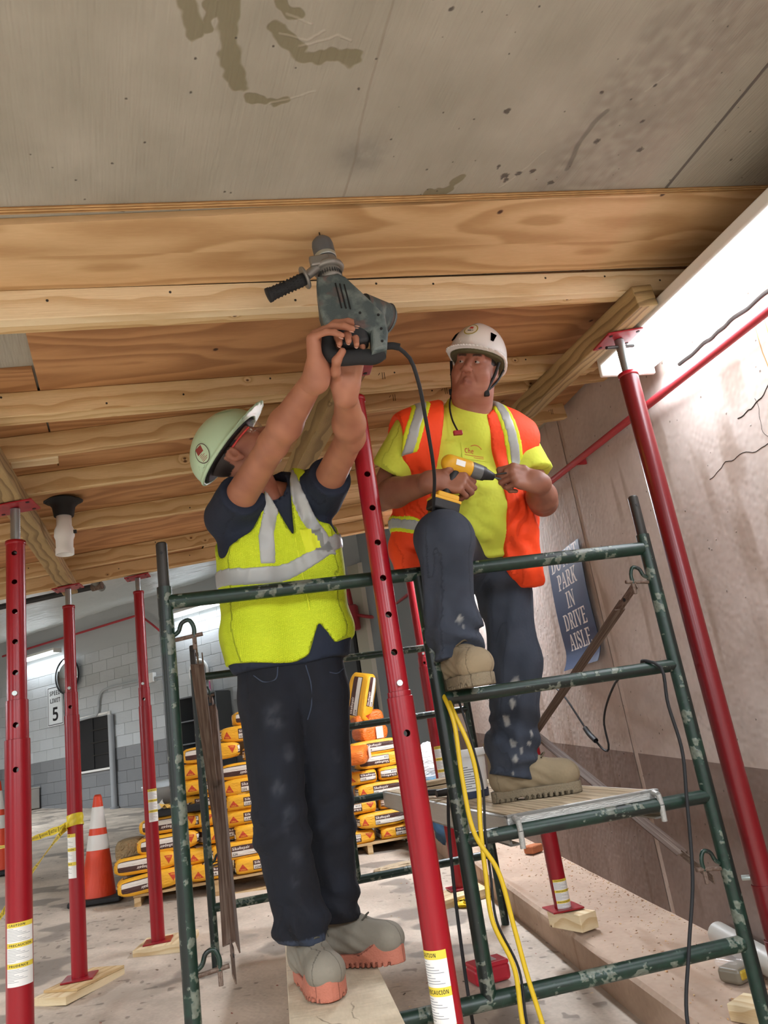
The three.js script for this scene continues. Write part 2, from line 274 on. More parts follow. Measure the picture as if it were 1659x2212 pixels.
// block wall at the back, turning off to the left: every block a piece
const LA = V(1.93, 0, -10.9), LD = V(-3.0 - 1.93, 0, -15.2 + 10.9).normalize(), LN = V(LD.z, 0, -LD.x).negate(); // LN points into the room
if (LN.dot(V(0, 0, 1)) < 0) LN.negate();
const lq = new THREE.Quaternion().setFromRotationMatrix(new THREE.Matrix4().makeBasis(LD.clone().negate(), V(0, 1, 0), LN)); // local x towards the corner, z into the room
const lw = (s, y, n = 0) => LA.clone().addScaledVector(LD, s).addScaledVector(LN, n).setY(y);
const onL = (o, s, y, n = 0) => { o.position.copy(lw(s, y, n)); o.quaternion.copy(lq); return o; };
{
  const wl = thing('wall_left', 'painted block wall, pale above a dark grey lower band', null, [0, 0, 0], null, 'structure');
  onL(mesh('wall_core', box(14, 6, .3), M.block[1], wl), 6.7, 4.82, -.154); onL(mesh('wall_core', box(14, 3, .3), M.blockD[1], wl), 6.7, .32, -.154);
  const bg = rbox(.396, .196, .014, .004, 0, 0, 0, 1);
  let n = 0;
  for (let r = 0; r < 16; r++) { const y = .92 + r * .2 + .1; for (let k = 0; k < 24; k++) { const s = .55 + k * .4 + (r % 2 ? .2 : 0);
      if (s > 5.9 && s < 6.9 && y > 1.6 && y < 2.6 || s > 2.9 && s < 4.0 && y > 1.2 && y < 2.6) continue; if (n >= 300) continue; if (s < 2.8 && y < 1.3) continue; n++;
      onL(mesh('block', bg, (y < 1.85 ? M.blockD : M.block)[Math.floor(rnd() * 3)], wl), s, y, .0); } }
}
struct('wall_back', box(14, 6.5, .25, -3.4, 2.2, 3.9), M.wallR, 'concrete wall behind the photographer');
struct('wall_far_left', box(.25, 6.5, 24, -8.8, 2.2, -8), M.wallR, 'concrete wall along the far side of the aisle');
// concrete soffit over the shoring
{
  const g = new THREE.BoxGeometry(11.6, .3, 10.2, 1, 1, 1), p = g.attributes.position, uv = g.attributes.uv;
  g.translate(-3.2, .15, 0); // u -9..2.6, v centre 0
  for (let i = 0; i < p.count; i++) { const u = p.getX(i), v = -p.getZ(i); uv.setXY(i, (u - SU0) / (SU1 - SU0), (v - SV0) / (SV1 - SV0)); }
  const s = struct('ceiling', g, M.soffit, 'grey concrete soffit with form marks and olive stains'); ceil(s, 0, 0, .018); 
  // shift so that the slab ends just behind the last joist
  g.translate(0, 0, 0);
}
// foil-lined ceiling over the back of the ramp
{
  const nx = 90, nz = 90, g = new THREE.PlaneGeometry(1, 1, nx, nz), p = g.attributes.position, uv = g.attributes.uv;
  for (let i = 0; i < p.count; i++) { const x = mix(-8.8, 2.6, p.getX(i) + .5), z = mix(-4.6, -18.5, p.getY(i) + .5); const y = 2.66 + .178 * (x + .88) + .206 * (-z - 5.1); const k = .07 * (fbm(x * 1.3 + 30, z * 2.2 + 30, 0, 0, 4) - .5) + .03 * Math.abs(fbm(x * 3 + 10, z * 4, 0, 0, 3) - .5); p.setXYZ(i, x, y + .06 + k, z); uv.setXY(i, x / 1.6, z / 1.6); }
  g.computeVertexNormals(); struct('ceiling', g, M.foil, 'crinkled white foil lining under the sloping ceiling');
  const b = box(12, .2, 15, -3, 0, 0); const c = struct('ceiling', b, M.whitePaint, 'deck above the foil lining');
  c.position.set(0, 4.62, -11.9); c.rotation.order = 'YXZ'; c.rotation.set(Math.atan(.206), 0, Math.atan(.178)); c.position.y = 2.66 + .178 * .88 + .206 * 6.8 + .35;
}
// ---------- fluorescent fixtures ----------
M.lens = std(0xf4f7f6, .5, { emissive: 0xf2fbff, emissiveIntensity: 3 });
M.enamel = std(0xe6e4df, .45);
function fixture(pos, q, label, L = 1.22, w = .2, power = LAMP, wide = 1) {
  const t = thing('fluorescent_light', label, 'light', pos, 'fluorescent fixtures'); t.quaternion.copy(q);
  mesh('housing', rbox(w * 1.12, .045, L, .008, 0, .06, 0), M.enamel, t);
  for (const s of [-1, 1]) mesh('end_cap', rbox(w * 1.1, .085, .02, .006, 0, .035, s * (L / 2 + .004)), M.enamel, t);
  const sh = new THREE.Shape(); sh.moveTo(-w / 2, .04); sh.bezierCurveTo(-w / 2, -.005, -w * .3, -.012, 0, -.012); sh.bezierCurveTo(w * .3, -.012, w / 2, -.005, w / 2, .04); sh.closePath();
  mesh('lens', T(new THREE.ExtrudeGeometry(sh, { depth: L - .02, bevelEnabled: false, curveSegments: 8 }), 0, 0, -L / 2 + .01), M.lens, t);
  const l = new THREE.RectAreaLight(0xeef6ff, power, w * wide, L * .96); l.position.set(0, -.02, 0); l.rotation.x = -Math.PI / 2; l.name = 'lamp'; t.add(l);
  return t;
}
{
  const e = new THREE.Quaternion().setFromEuler(new THREE.Euler(.064, .016, 0, 'YXZ'));
  fixture([1.625, 2.56 - .01, -1.95], e, 'long glowing wrap-around light fixture fixed to the head of the pinkish wall', 1.26, .22, LAMP * .5);
  fixture([1.56, 2.40, .95], e, 'added unseen wrap-around fill light on the pinkish wall behind the photographer', 1.26, .22, LAMP * 3);  // added out of view to brighten the lower wall and kerb
  fixture([1.67, 2.77, -5.3], e, 'wrap-around light fixture farther along the pinkish wall behind the worker in orange', 1.26, .22, LAMP * 3.5);
  fixture([.2, 2.22, 1.3], e, 'added unseen wrap-around fill light hung over the aisle behind the photographer', 1.26, .22, LAMP * 3.6);  // unseen, put in as front fill for the workers and soffit
  fixture([-1.5, 2.05, .9], e, 'added unseen wrap-around fill light hung to the left behind the photographer', 1.26, .22, LAMP * 3.6);  // further fill behind the camera, added for brightness
  fixture([-3.6, 1.95, -.6], e, 'added unseen wrap-around fill light over the far lane beside the shoring', 1.26, .22, LAMP * 3.6);  // added beside the view to lift the fill from the left
  fixture([-3.8, 2.1, -4.2], e, 'added unseen wrap-around fill light over the far lane beyond the taped shore', 1.26, .22, LAMP * 3.6);  // added out of view, more fill for the floor on the left
  fixture([-5.3, 3.0, -12.4], e, 'added unseen wrap-around fill light over the back lane near the block wall', 1.26, .22, LAMP * 6);  // added out of frame to lift the block wall
  fixture([-5.2, 2.9, -7.2], e, 'added unseen wrap-around fill light over the back lane near the worn cone', 1.26, .22, LAMP * 5);  // also added out of frame, brightens the back lane
  const a = lw(7.74, 3.86, .2), b = lw(3.52, 3.87, .2), lqz = lq.clone().multiply(new THREE.Quaternion().setFromEuler(new THREE.Euler(0, Math.PI / 2, 0)));
  fixture([a.x, a.y, a.z], lqz, 'fluorescent fixture on the block wall above the round mirror', 1.3, .16, LAMP * .5);
  fixture([b.x, b.y, b.z], lqz, 'fluorescent fixture high on the block wall behind the lime vest', 1.3, .16, LAMP * .5);
}
// ---------- formwork under the soffit ----------
const JH = .082;
function board(name, label, cat, L, h, w, m, group, off = 0) {
  const g = triUV(rbox(L, h, w, .003, 0, 0, 0, 1), 1 / 1.15, 1 / .28, off, null); const o = mesh(name, g, m); return tag(o, label, cat, group);
}
// plywood sheets: [u0,u1,vfront at u0, vfront at u1, vback]
function sheet(label, pts, m, off) {
  const s = new THREE.Shape(pts.map(p => new THREE.Vector2(p[0], -p[1]))); // extrude up later
  let g = new THREE.ExtrudeGeometry(s, { depth: .017, bevelEnabled: false }); g.rotateX(-Math.PI / 2); // y up, z = v*... 
  const p = g.attributes.position; // after rotateX(-90): (x, y=depth, z = -shapeY) -> z = v ; flip to -v
  g.scale(1, 1, -1); const ix = []; g = g.index ? g.toNonIndexed() : g; const q = g.attributes.position; for (let i = 0; i < q.count; i += 3) for (const k of [0, 2, 1]) ix.push(q.getX(i + k), q.getY(i + k), q.getZ(i + k));
  const r = new THREE.BufferGeometry(); r.setAttribute('position', new THREE.Float32BufferAttribute(ix, 3)); r.computeVertexNormals();
  const o = mesh('plywood_sheet', triUV(r, 1 / 1.5, 1 / .75, off), m); ceil(o, 0, 0, 0.0); return tag(o, label, 'plywood', 'plywood soffit sheets');
}
sheet('plywood strip at the front edge under the bare concrete soffit', [[-2.2, 1.60], [-.17, 1.548], [.295, 1.522], [1.18, 1.46], [2.06, 1.42], [2.13, 1.83], [-2.2, 1.78]], M.ply[0], .13);
{ // laminated edge strips along the front of that sheet
  const a = cp(-2.2, 1.60, .0085), b = cp(2.06, 1.42, .0085), L = a.distanceTo(b), g = new THREE.BoxGeometry(L, .0165, .004), uv = g.attributes.uv;
  for (let i = 0; i < uv.count; i++) uv.setXY(i, uv.getX(i) * 6, uv.getY(i)); const sh = scene.getObjectByName('plywood_sheet');
  const o = mesh('laminated_edge', g, M.plyEdge, sh); o.position.set(-.07, .0085, -1.508); o.userData.label = 'rough layered plywood edge';
  // edge runs from (u=-2.2, z=-1.60) to (u=2.28, z=-1.41)
  o.rotation.y = -Math.atan2(.18, 4.26);
}
sheet('large plywood sheet behind the first doubled joist', [[-.16, 1.84], [2.13, 1.86], [2.37, 3.12], [-.12, 3.06]], M.ply[1], .37);
sheet('plywood sheet behind the gap showing grey concrete', [[-2.2, 2.23], [-.155, 2.235], [-.125, 3.06], [-2.2, 3.0]], M.ply[1], .62);
sheet('plywood sheet around the hanging drain pipe', [[-2.2, 3.005], [.62, 3.075], [.66, 4.98], [-2.2, 4.9]], M.ply[1], .81);
sheet('plywood sheet above the worker in the orange vest', [[.63, 3.08], [2.37, 3.13], [2.5, 4.98], [.67, 4.98]], M.ply[0], .45);
// joists [v0, slope, u0, u1, doubled, wood, label]
const joists = [[1.803, .020, -1.9, 2.11, 1, 0, 'pale doubled joist with nail heads nearest the plywood front edge'], [2.375, .045, -1.9, 2.1, 1, 1, 'doubled joist second back from the plywood front edge'], [2.70, -.045, -1.9, 2.25, 0, 2, 'single joist close behind the second doubled joist'], [3.105, -.018, -1.9, 2.33, 0, 1, 'joist with pencil ticks on its end near the pinkish wall'], [3.70, -.006, -1.9, 2.3, 0, 1, 'joist next to the hanging white drain pipe'], [4.495, -.055, -1.9, 2.2, 0, 2, 'joist second from the far end of the shoring'], [4.895, 0.0, -.72, 2.2, 1, 2, 'doubled joist at the far end of the shoring']];
joists.forEach(([v, s, u0, u1, dbl, w, label], i) => {
  const t = thing('joist', label, 'joist', [0, 0, 0], 'timber joists under the plywood'), L = u1 - u0, th = .036;
  ceil(t, (u0 + u1) / 2, v + s * (u0 + u1) / 2, -JH / 2 - .0005, Math.atan(s));
  for (let k = 0; k <= dbl; k++) mesh('board', triUV(rbox(L + (k ? -.03 : 0), JH - (k ? .002 : 0), th, .003, 0, k ? .001 : 0, -th / 2 - k * (th + .001), 1), 1 / 1.15, 1 / .28, i * .37 + k * .5), M.pine[k ? 1 : w], t);
  const ng = rod([0, 0, 0], [0, 0, .0015], .0035, .0035, 8), n = i < 2 ? 14 : 6;
  for (let k = 0; k < n; k++) { const o = mesh('nail', ng, M.steelD, t); o.position.set(-L / 2 + L * (k + rr(.15, .85)) / n, rr(-.03, .03), 0); }
});
// pencil ticks on the joist faces
{
  const pm = std(0x3a2c20, .9), tick = (ji, u, pts) => { const t = scene.getObjectByName(ji ? 'joist_' + String(ji).padStart(3, '0') : 'joist'); const [v, s, u0, u1] = joists[ji]; const o = mesh('pencil_mark', mg(pts.map(([x0, y0, x1, y1]) => rod([x0, y0, 0], [x1, y1, 0], .0011, .0011, 5))), pm, t); o.position.set(u - (u0 + u1) / 2, 0, .0008); };
  for (const [j, u] of [[1, 1.05], [2, 1.18], [2, 1.42], [3, 2.24], [4, 1.05]]) tick(j, u, [[0, -.014, .004, .014], [.009, -.014, .013, .014], [-.014, .004, -.006, .012]]);
}
// treated 4x4 stringers resting on the post shores
function stringer(label, uR, k, v0, v1, off) { // uR: right edge at v0
  const W = .082, L = v1 - v0, t = thing('treated_beam', label, 'beam', [0, 0, 0], 'treated timber stringers'), um = uR - W / 2 + k * L / 2;
  ceil(t, um, (v0 + v1) / 2, -JH - .001 - .041, -Math.atan(k));
  mesh('timber', triUV(rbox(W, .082, L / Math.cos(Math.atan(k)), .004, 0, 0, 0, 1), 1 / 1.15, 1 / .28, off, 2), M.treated, t); return t;
}
stringer('treated timber stringer on the post shores beside the drain pipe', -.315, .0765, 2.28, 4.78, .2);
stringer('treated timber stringer behind the raised hammer drill', .835, .055, 1.82, 3.9, .5);
{ const t = stringer('treated timber stringer below the wall light, price tag on its end', 1.835, .078, 1.80, 4.85, .8);
  const tg = mesh('price_tag', box(.026, .042, .001, .012, .002, 1.5265), std(0xffffff, .6, { map: canv(64, 96, (c, w, h) => { c.fillStyle = '#efece6'; c.fillRect(0, 0, w, h); c.fillStyle = '#b8322a'; c.fillRect(38, 8, 10, 60); c.fillStyle = '#444'; for (let i = 0; i < 6; i++) c.fillRect(8, 12 + i * 9, 22, 3); c.fillStyle = '#c08a66'; c.fillRect(0, 74, 64, 22); }) }), t); tg.rotation.z = -.15; }
{ const o = board('wood_block', 'short pale timber offcut lying on the stringer beside the drain pipe', 'wood block', .16, .04, .1, M.pine[0]); ceil(o, -.2, 2.82, -.0615 + .02, .02); }
// drain pipe poking through the plywood
{
  const t = thing('drain_pipe', 'white plastic drain pipe hanging from a black collar in the plywood', 'pipe', [-.741, 2.546, -3.402]); t.scale.set(.74, .62, .74);
  mesh('collar', lathe([[0, .01], [.098, .01], [.1, 0], [.085, -.012], [.066, -.04], [.056, -.11], [.05, -.112], [0, -.112]], 20), M.rubber, t);
  const pipe = mesh('pipe', lathe([[0, -.1], [.043, -.1], [.043, -.18], [.056, -.215], [.058, -.26], [.05, -.285], [.048, -.345], [.052, -.35], [.052, -.395], [.044, -.395], [.044, -.36], [0, -.36]], 26), M.white, t);
  mesh('clamp', T(rbox(.02, .025, .012, .002), .062, -.235, .01), M.rubber, pipe);
  const sp = mesh('foam_patch', triUV(new THREE.SphereGeometry(.1, 14, 8).scale(1.15, .18, .9), 1), M.rubber, t); sp.position.y = .002;
}
// ---------- post shores ----------
const ev = new Evaluator(); ev.useGroups = false;
const labelT = canv(256, 640, (c, w, h) => {
  c.fillStyle = '#ecebe6'; c.fillRect(0, 0, w, h);
  ['\u25B2CAUTION', '\u25B2PRECAUCI\u00D3N', '\u25B2PRUDENCE'].forEach((s, i) => { const y = i * 205; c.fillStyle = '#e8cf45'; c.fillRect(0, y, w, 50); c.fillStyle = '#1a1a14'; c.font = 'bold 33px sans-serif'; c.fillText(s, 8, y + 37); c.fillStyle = '#8d8f92'; for (let k = 0; k < 9; k++) c.fillRect(8, y + 62 + k * 15, 60 + ((k * 37 + i * 23) % 150), 4); });
});
M.label = std(0xffffff, .5, { map: labelT });
function post(label, x, z, base, top, o = {}) {
  const { r0 = .038, y1, y2, screw = .12, holes = true, lab = null, labA = 0, rot = 0, holeA = 0 } = o;
  const t = thing('post_shore', label, 'post shore', [x, base, z], 'red steel post shores'); t.rotation.y = rot;
  const H0 = top - base, a = y1 - base, b = y2 - base, s0 = H0 - screw, r1 = r0 * .9, r2 = r0 * .8;
  const seg = 28;
  const pipe = (name, r, ya, yb, hs, par = t) => {
    const rin = r - .006, g = lathe([[rin, ya], [r - .001, ya], [r, ya + .001], [r, yb - .001], [r - .001, yb], [rin, yb], [rin, ya]], seg); let geo = g;
    if (hs.length) { const br = new Brush(mergeVertices(g)); br.updateMatrixWorld(); const cs = hs.map(h => { const c = new THREE.CylinderGeometry(.0095, .0095, r * 4, 16); c.rotateX(Math.PI / 2); c.rotateY(holeA); c.translate(0, h, 0); return c; }); const cb = new Brush(mergeGeometries(cs)); cb.updateMatrixWorld(); geo = ev.evaluate(br, cb, SUBTRACTION).geometry; }
    return mesh(name, geo, o.darker ? M.redDark : M.red, par);
  };
  const hs = []; if (holes) for (let h = s0 - .05; h > a + .03; h -= .108) hs.push(h);
  pipe('inner_tube', r2, a - .02, s0, hs); pipe('collar_tube', r1, b - .02, a, [b + (a - b) * .35].filter(() => a - b > .05)); pipe('outer_tube', r0, .008, b, holes ? [b - .1] : []);
  const pin = mesh('pin', rod([Math.sin(holeA) * -r2 * 1.7, a + .02, Math.cos(holeA) * -r2 * 1.7], [Math.sin(holeA) * r2 * 1.6, a + .02, Math.cos(holeA) * r2 * 1.6], .0082, .0082, 14), M.zinc, t);
  mesh('base_plate', rbox(.15, .008, .15, .002, 0, .004, 0, 1), M.red, t);
  const scp = []; for (let k = 0; k <= 40; k++) { const y = s0 - .04 + (screw + .03) * k / 40; scp.push([.0165 + (k % 2 ? .0012 : 0), y]); }
  mesh('screw', lathe([[0, s0 - .04], ...scp, [0, H0 - .006]], 16), M.galv, t);
  const pl = mesh('top_plate', rbox(.15, .007, .13, .002, 0, 0, 0, 1), M.red, t); pl.position.y = H0 - .005; pl.rotation.set(Math.atan(-.0468) * -1, 0, Math.atan(.121)); pl.rotation.y = -rot;
  const bg = rod([0, -.005, 0], [0, -.0035, 0], .007, .007, 10); for (const [i, j] of [[-1, -1], [-1, 1], [1, -1], [1, 1]]) { const q = mesh('bolt_hole', bg, M.black, pl); q.position.set(i * .055, 0, j * .045); }
  mesh('top_collar', lathe([[r2 - .004, s0 - .012], [r2 + .003, s0 - .012], [r2 + .003, s0 + .002], [.017, s0 + .004], [.017, s0]], seg), M.red, t);
  if (lab) { const [ya, yb] = lab, ang = 2.2, g = new THREE.CylinderGeometry(r0 + .0006, r0 + .0006, yb - ya, 20, 1, true, labA - ang / 2, ang); g.translate(0, (ya + yb) / 2 - base, 0); mesh('caution_label', g, M.label, t).userData.label = 'white and yellow caution sticker with three languages'; }
  return t;
}
const under = (x, z, w) => { // y at which a vertical meets the plane w below the plywood
  return CO.y + (-(CN.x * x + CN.z * z) + w) / CN.y; };
const SB = -JH * 2 - .003;
// bearing blocks on the floor
function sole(label, x, z, w, d, h, turn, y = null, m = 0, ply = true) {
  const t = thing('timber_sole', label, 'wood block', [x, (y ?? floorY(x, z)) + .003, z], 'timber soles under the shores'); t.rotation.order = 'YXZ'; t.rotation.y = turn;
  mesh('board', triUV(rbox(w, h, d, .003, 0, h / 2, 0, 1), 1 / 1.1, 1 / .3, x, 2), M.pine[m], t); 
  if (ply) mesh('top_board', triUV(rbox(w * .98, .012, d * .82, .002, .004, h + .0065, -d * .08, 1), 1 / 1.1, 1 / .3, z, 2), M.pine[1], t);
  return t;
}
sole('timber sole under the shore wrapped with yellow tape', -.955, -4.44, .2, .42, .036, -.5, .387);
sole('wide timber sole under the shore beside the bag pallet', -.6, -4.97, .3, .3, .048, -.12, .395, 0, false);
sole('timber sole under the shore behind the aluminium platform', 1.16, -5.1, .26, .5, .05, -1.2, .323, 0, false);
sole('angled timber sole overhanging the kerb', 1.33, -3.70, .10, .22, .07, .35, floorY(1.3, -3.7) + .155, 0, false);
post('red post shore at the frame edge with a full caution sticker', -.8, -2.888, floorY(-.8, -2.888), under(-.8, -2.888, SB) , { r0: .0405, y1: 1.645, y2: 1.514, screw: .14, lab: [.769, .95], labA: .35, holeA: .12 });
post('red post shore wrapped with yellow caution tape', -.96, -4.46, .44, under(-.96, -4.46, SB), { y1: 1.826, y2: 1.705, screw: .11, holes: false, lab: [.90, 1.11], labA: -.9 });
post('red post shore standing in front of the bag pallet', -.645, -4.96, .446, under(-.645, -4.96, -JH - .004), { y1: 1.855, y2: 1.744, screw: .1, holes: false, lab: [1.079, 1.26], labA: .9 });
post('dusty red post shore beside the pinkish wall under the wall light', 1.444, -2.31, floorY(1.3, -2.31) + .157, under(1.444, -2.31, SB), { r0: .042, y1: .75, y2: .6, screw: .15, holes: false, holeA: .9, darker: 1 });
post('red post shore with a row of pin holes between the two workers', .406, -2.17, floorY(.406, -2.17), under(.406, -2.17, SB), { r0: .037, y1: 1.449, y2: 1.434, screw: .11, lab: [.54, .80], labA: -.75, holeA: -.05 });
post('red post shore standing on the kerb behind the worker in the orange vest', 1.31, -3.74, floorY(1.3, -3.74) + .230, under(1.31, -3.74, SB), { y1: 1.8, y2: 1.6, holes: false, lab: [.46, .60], labA: .1 });
post('red post shore seen behind the scaffold platform', 1.16, -5.15, .38, under(1.16, -5.15, -JH - .004), { y1: 1.829, y2: 1.766, holes: false, lab: [1.015, 1.242], labA: .3 });
post('red post shore glimpsed between the legs of the worker in jeans', .215, -5.0, floorY(.215, -5), under(.215, -5.0, -JH - .004), { y1: 1.8, y2: 1.7, holes: false });
{ // handle bar through the screw of the wall-side shore
  const p = scene.children.find(o => o.userData.label === 'dusty red post shore beside the pinkish wall under the wall light');
  const h = under(1.444, -2.31, SB) - p.position.y; mesh('adjusting_bar', rod([-.075, h - .055, .03], [.07, h - .02, -.03], .006, .006, 10), M.steelD, p);
}
// yellow caution tape from the shore to the left
{
  const t = thing('caution_tape', 'yellow printed caution tape tied round a shore and strung to the left', 'tape', [-.96, 1.2, -4.46]);
  const tt = canv(1024, 64, (c, w, h) => { c.fillStyle = '#e9d23c'; c.fillRect(0, 0, w, h); c.fillStyle = '#1c1a10'; c.font = 'bold 40px sans-serif'; for (let i = 0; i < 4; i++) { c.fillText('CAUTION', 14 + i * 256, 46); c.fillRect(212 + i * 256, 8, 12, 48); c.fillRect(232 + i * 256, 8, 12, 48); } });
  tt.wrapS = tt.wrapT = THREE.RepeatWrapping; M.tape = std(0xffffff, .4, { map: tt, side: THREE.DoubleSide }); M.tapeY = std(0xd9c22a, .4, { side: THREE.DoubleSide });
  const knot = []; for (let k = 0; k <= 24; k++) { const a = k / 24 * Math.PI * 2; knot.push([.0400 + .003 * Math.sin(a * 5), a]); }
  { const g = new THREE.CylinderGeometry(.0405, .0415, .058, 28, 5, true), p = g.attributes.position; for (let i = 0; i < p.count; i++) { const a = Math.atan2(p.getZ(i), p.getX(i)), y = p.getY(i); p.setY(i, y + .010 * Math.sin(a + .6)); const k = 1 + .05 * Math.sin(y * 190 + a * 3); p.setX(i, p.getX(i) * k); p.setZ(i, p.getZ(i) * k); } g.computeVertexNormals(); mesh('wrap', g, M.tapeY, t).position.y = -.03; }
  const ribbon = (pts, w, tw, m, name, rep) => { const n = 60, c = new THREE.CatmullRomCurve3(pts.map(p => V(...p))), pos = [], uv = [], idx = []; for (let i = 0; i <= n; i++) { const s = i / n, p = c.getPoint(s), a = tw(s), W = w * (1 - .25 * Math.sin(s * 40) ** 2); const dx = Math.sin(a) * W / 2, dy = Math.cos(a) * W / 2; pos.push(p.x, p.y - dy, p.z - dx, p.x, p.y + dy, p.z + dx); uv.push(s * rep, 0, s * rep, 1); if (i < n) { const k = i * 2; idx.push(k, k + 1, k + 2, k + 2, k + 1, k + 3); } } const g = new THREE.BufferGeometry(); g.setAttribute('position', new THREE.Float32BufferAttribute(pos, 3)); g.setAttribute('uv', new THREE.Float32BufferAttribute(uv, 2)); g.setIndex(idx); g.computeVertexNormals(); mesh(name, g, m, t); };
  ribbon([[-.04, -.05, .02], [-.13, -.2, .25], [-.19, -.34, .55], [-.25, -.56, .95], [-.34, -.86, 1.35]], .05, s => .5 + 1.1 * Math.sin(s * 9), M.tape, 'near_strand', 4);
  ribbon([[-.04, -.05, .0], [-.3, -.1, -.15], [-.6, -.11, -.5], [-1.0, -.02, -1.0], [-1.9, .12, -1.9]], .045, s => .3 + .8 * Math.sin(s * 5), M.tape, 'far_strand', 5);
}
// ---------- scaffold ----------
const TR = .0212;
function scaffoldFrame(label, o, turn, extra) {
  // local: x along the frame, y down from the top rail at 0
  const W = 1.524, Hh = 1.1646, mid = W * .4973, r = TR, t = thing('scaffold', label, 'scaffold', [o[0], o[1], o[2]], 'green tube scaffold frames'); t.rotation.y = turn;
  const tb = (name, a, b, rr_ = r, off = 0) => { const A = V(...a), B = V(...b), L = A.distanceTo(B); const g = new THREE.CylinderGeometry(rr_, rr_, L, 20, 1, false), uv = g.attributes.uv; for (let i = 0; i < uv.count; i++) uv.setXY(i, uv.getX(i) * .35 + off, uv.getY(i) * L / .45 + off); g.applyQuaternion(new THREE.Quaternion().setFromUnitVectors(V(0, 1, 0), B.clone().sub(A).normalize())); T(g, (A.x + B.x) / 2, (A.y + B.y) / 2, (A.z + B.z) / 2); return mesh(name, g, M.green, t); };
  tb('leg', [0, extra.legL, 0], [0, .045, 0], r, .1); tb('leg', [W, extra.legR, 0], [W, .045, 0], r, .4);
  tb('top_rail', [r * .6, 0, 0], [W - r * .6, 0, 0], r, .7); tb('middle_post', [mid, -Hh, 0], [mid, -r * .5, 0], r, .2); tb('bottom_rail', [r * .6, -Hh, 0], [W - r * .6, -Hh, 0], r, .9);
  tb('rung', [mid, -.3805, 0], [W, -.3805, 0], r * .93, .5); tb('rung', [mid, -.7696, 0], [W, -.7696, 0], r * .93, .3);
  for (const x of [0, W]) { const p = mesh('coupling_pin', lathe([[0, .0], [.0165, .0], [.0165, .135], [.013, .14], [.011, .14], [.011, .11], [0, .11]], 18), M.steelD, t); p.position.set(x, .04, 0); const h = mesh('pin_hole', rod([0, .105, -.0172], [0, .105, .0172], .0048, .0048, 10), M.black, p); }
  // gravity brace locks: a bent hook of round bar with a drop latch
  for (const [x, y] of [[0, -.125], [W, -.125], [0, -.98], [W, -.98]]) {
    const s = x ? -1 : 1, k = mesh('brace_lock', tube([[x, y + .02, 0], [x + s * .03, y + .035, .0], [x + s * .042, y + .06, .0], [x + s * .062, y + .066, .0], [x + s * .074, y + .045, .0], [x + s * .074, y + .015, .0]], .0062, 24, 8), M.green, t);
    mesh('latch', mg([rbox(.012, .05, .008, .002, x + s * .074, y + .005, 0, 1), rod([x + s * .01, y + .012, 0], [x + s * .098, y + .022, 0], .006, .006, 8)]), M.rust, k);
  }
  return t;
}
const NF = [-.22, 1.795, -2.248], FF = [-.302, 1.811, -4.408];
scaffoldFrame('near green scaffold frame whose top rail crosses both workers', NF, 0, { legL: floorY(-.22, -2.248) - 1.795, legR: floorY(1.3, -2.248) + .157 - 1.795 });
scaffoldFrame('far green scaffold frame carrying the other end of the platform', FF, .0282, { legL: floorY(-.3, -4.4) - 1.811, legR: floorY(1.22, -4.45) - 1.811 });
// cross braces of angle iron with flattened ends
function brace(label, a, b) {
  const A = V(...a), B = V(...b), L = A.distanceTo(B), t = thing('cross_brace', label, 'brace', a, 'rusty cross braces'); t.quaternion.setFromUnitVectors(V(0, 0, -1), B.clone().sub(A).normalize());
  const e = .13, w = .038, th = .0038;
  mesh('angle_bar', mg([box(w, th, L - 2 * e, 0, 0, -L / 2), box(th, w, L - 2 * e, w / 2 - th / 2, w / 2, -L / 2)]), M.rust, t);
  for (const z of [-e / 2, -L + e / 2]) { const f = mesh('flattened_end', mg([rbox(.004, .03, e + .02, .0015, .004, .008, z, 1)]), M.rust, t); const h = mesh('bolt_hole', rod([-.001, .008, z * 1 + (z > -L / 2 ? -.02 : .02)], [.0075, .008, z + (z > -L / 2 ? -.02 : .02)], .006, .006, 10), M.black, f); }
  return t;
}
const xl = -.22 + .072, xr = 1.304 - .072, fl = -.302 + .07, fr = 1.221 - .07;
brace('rusty brace from the near frame top lock down past the raised knee', [xr, 1.67, -2.248], [fr, .83, -4.44]);
brace('rusty brace running under the platform to the bottom lock by the kerb', [fr + .01, 1.69, -4.44], [xr + .012, .815, -2.248]);
brace('rusty brace hooked under the top rail beside the worker in jeans', [xl, 1.67, -2.248], [fl, .83, -4.408]);
brace('rusty brace from the far frame lock down beside the plywood plank', [fl + .012, 1.69, -4.408], [xl + .03, .815, -2.248]);
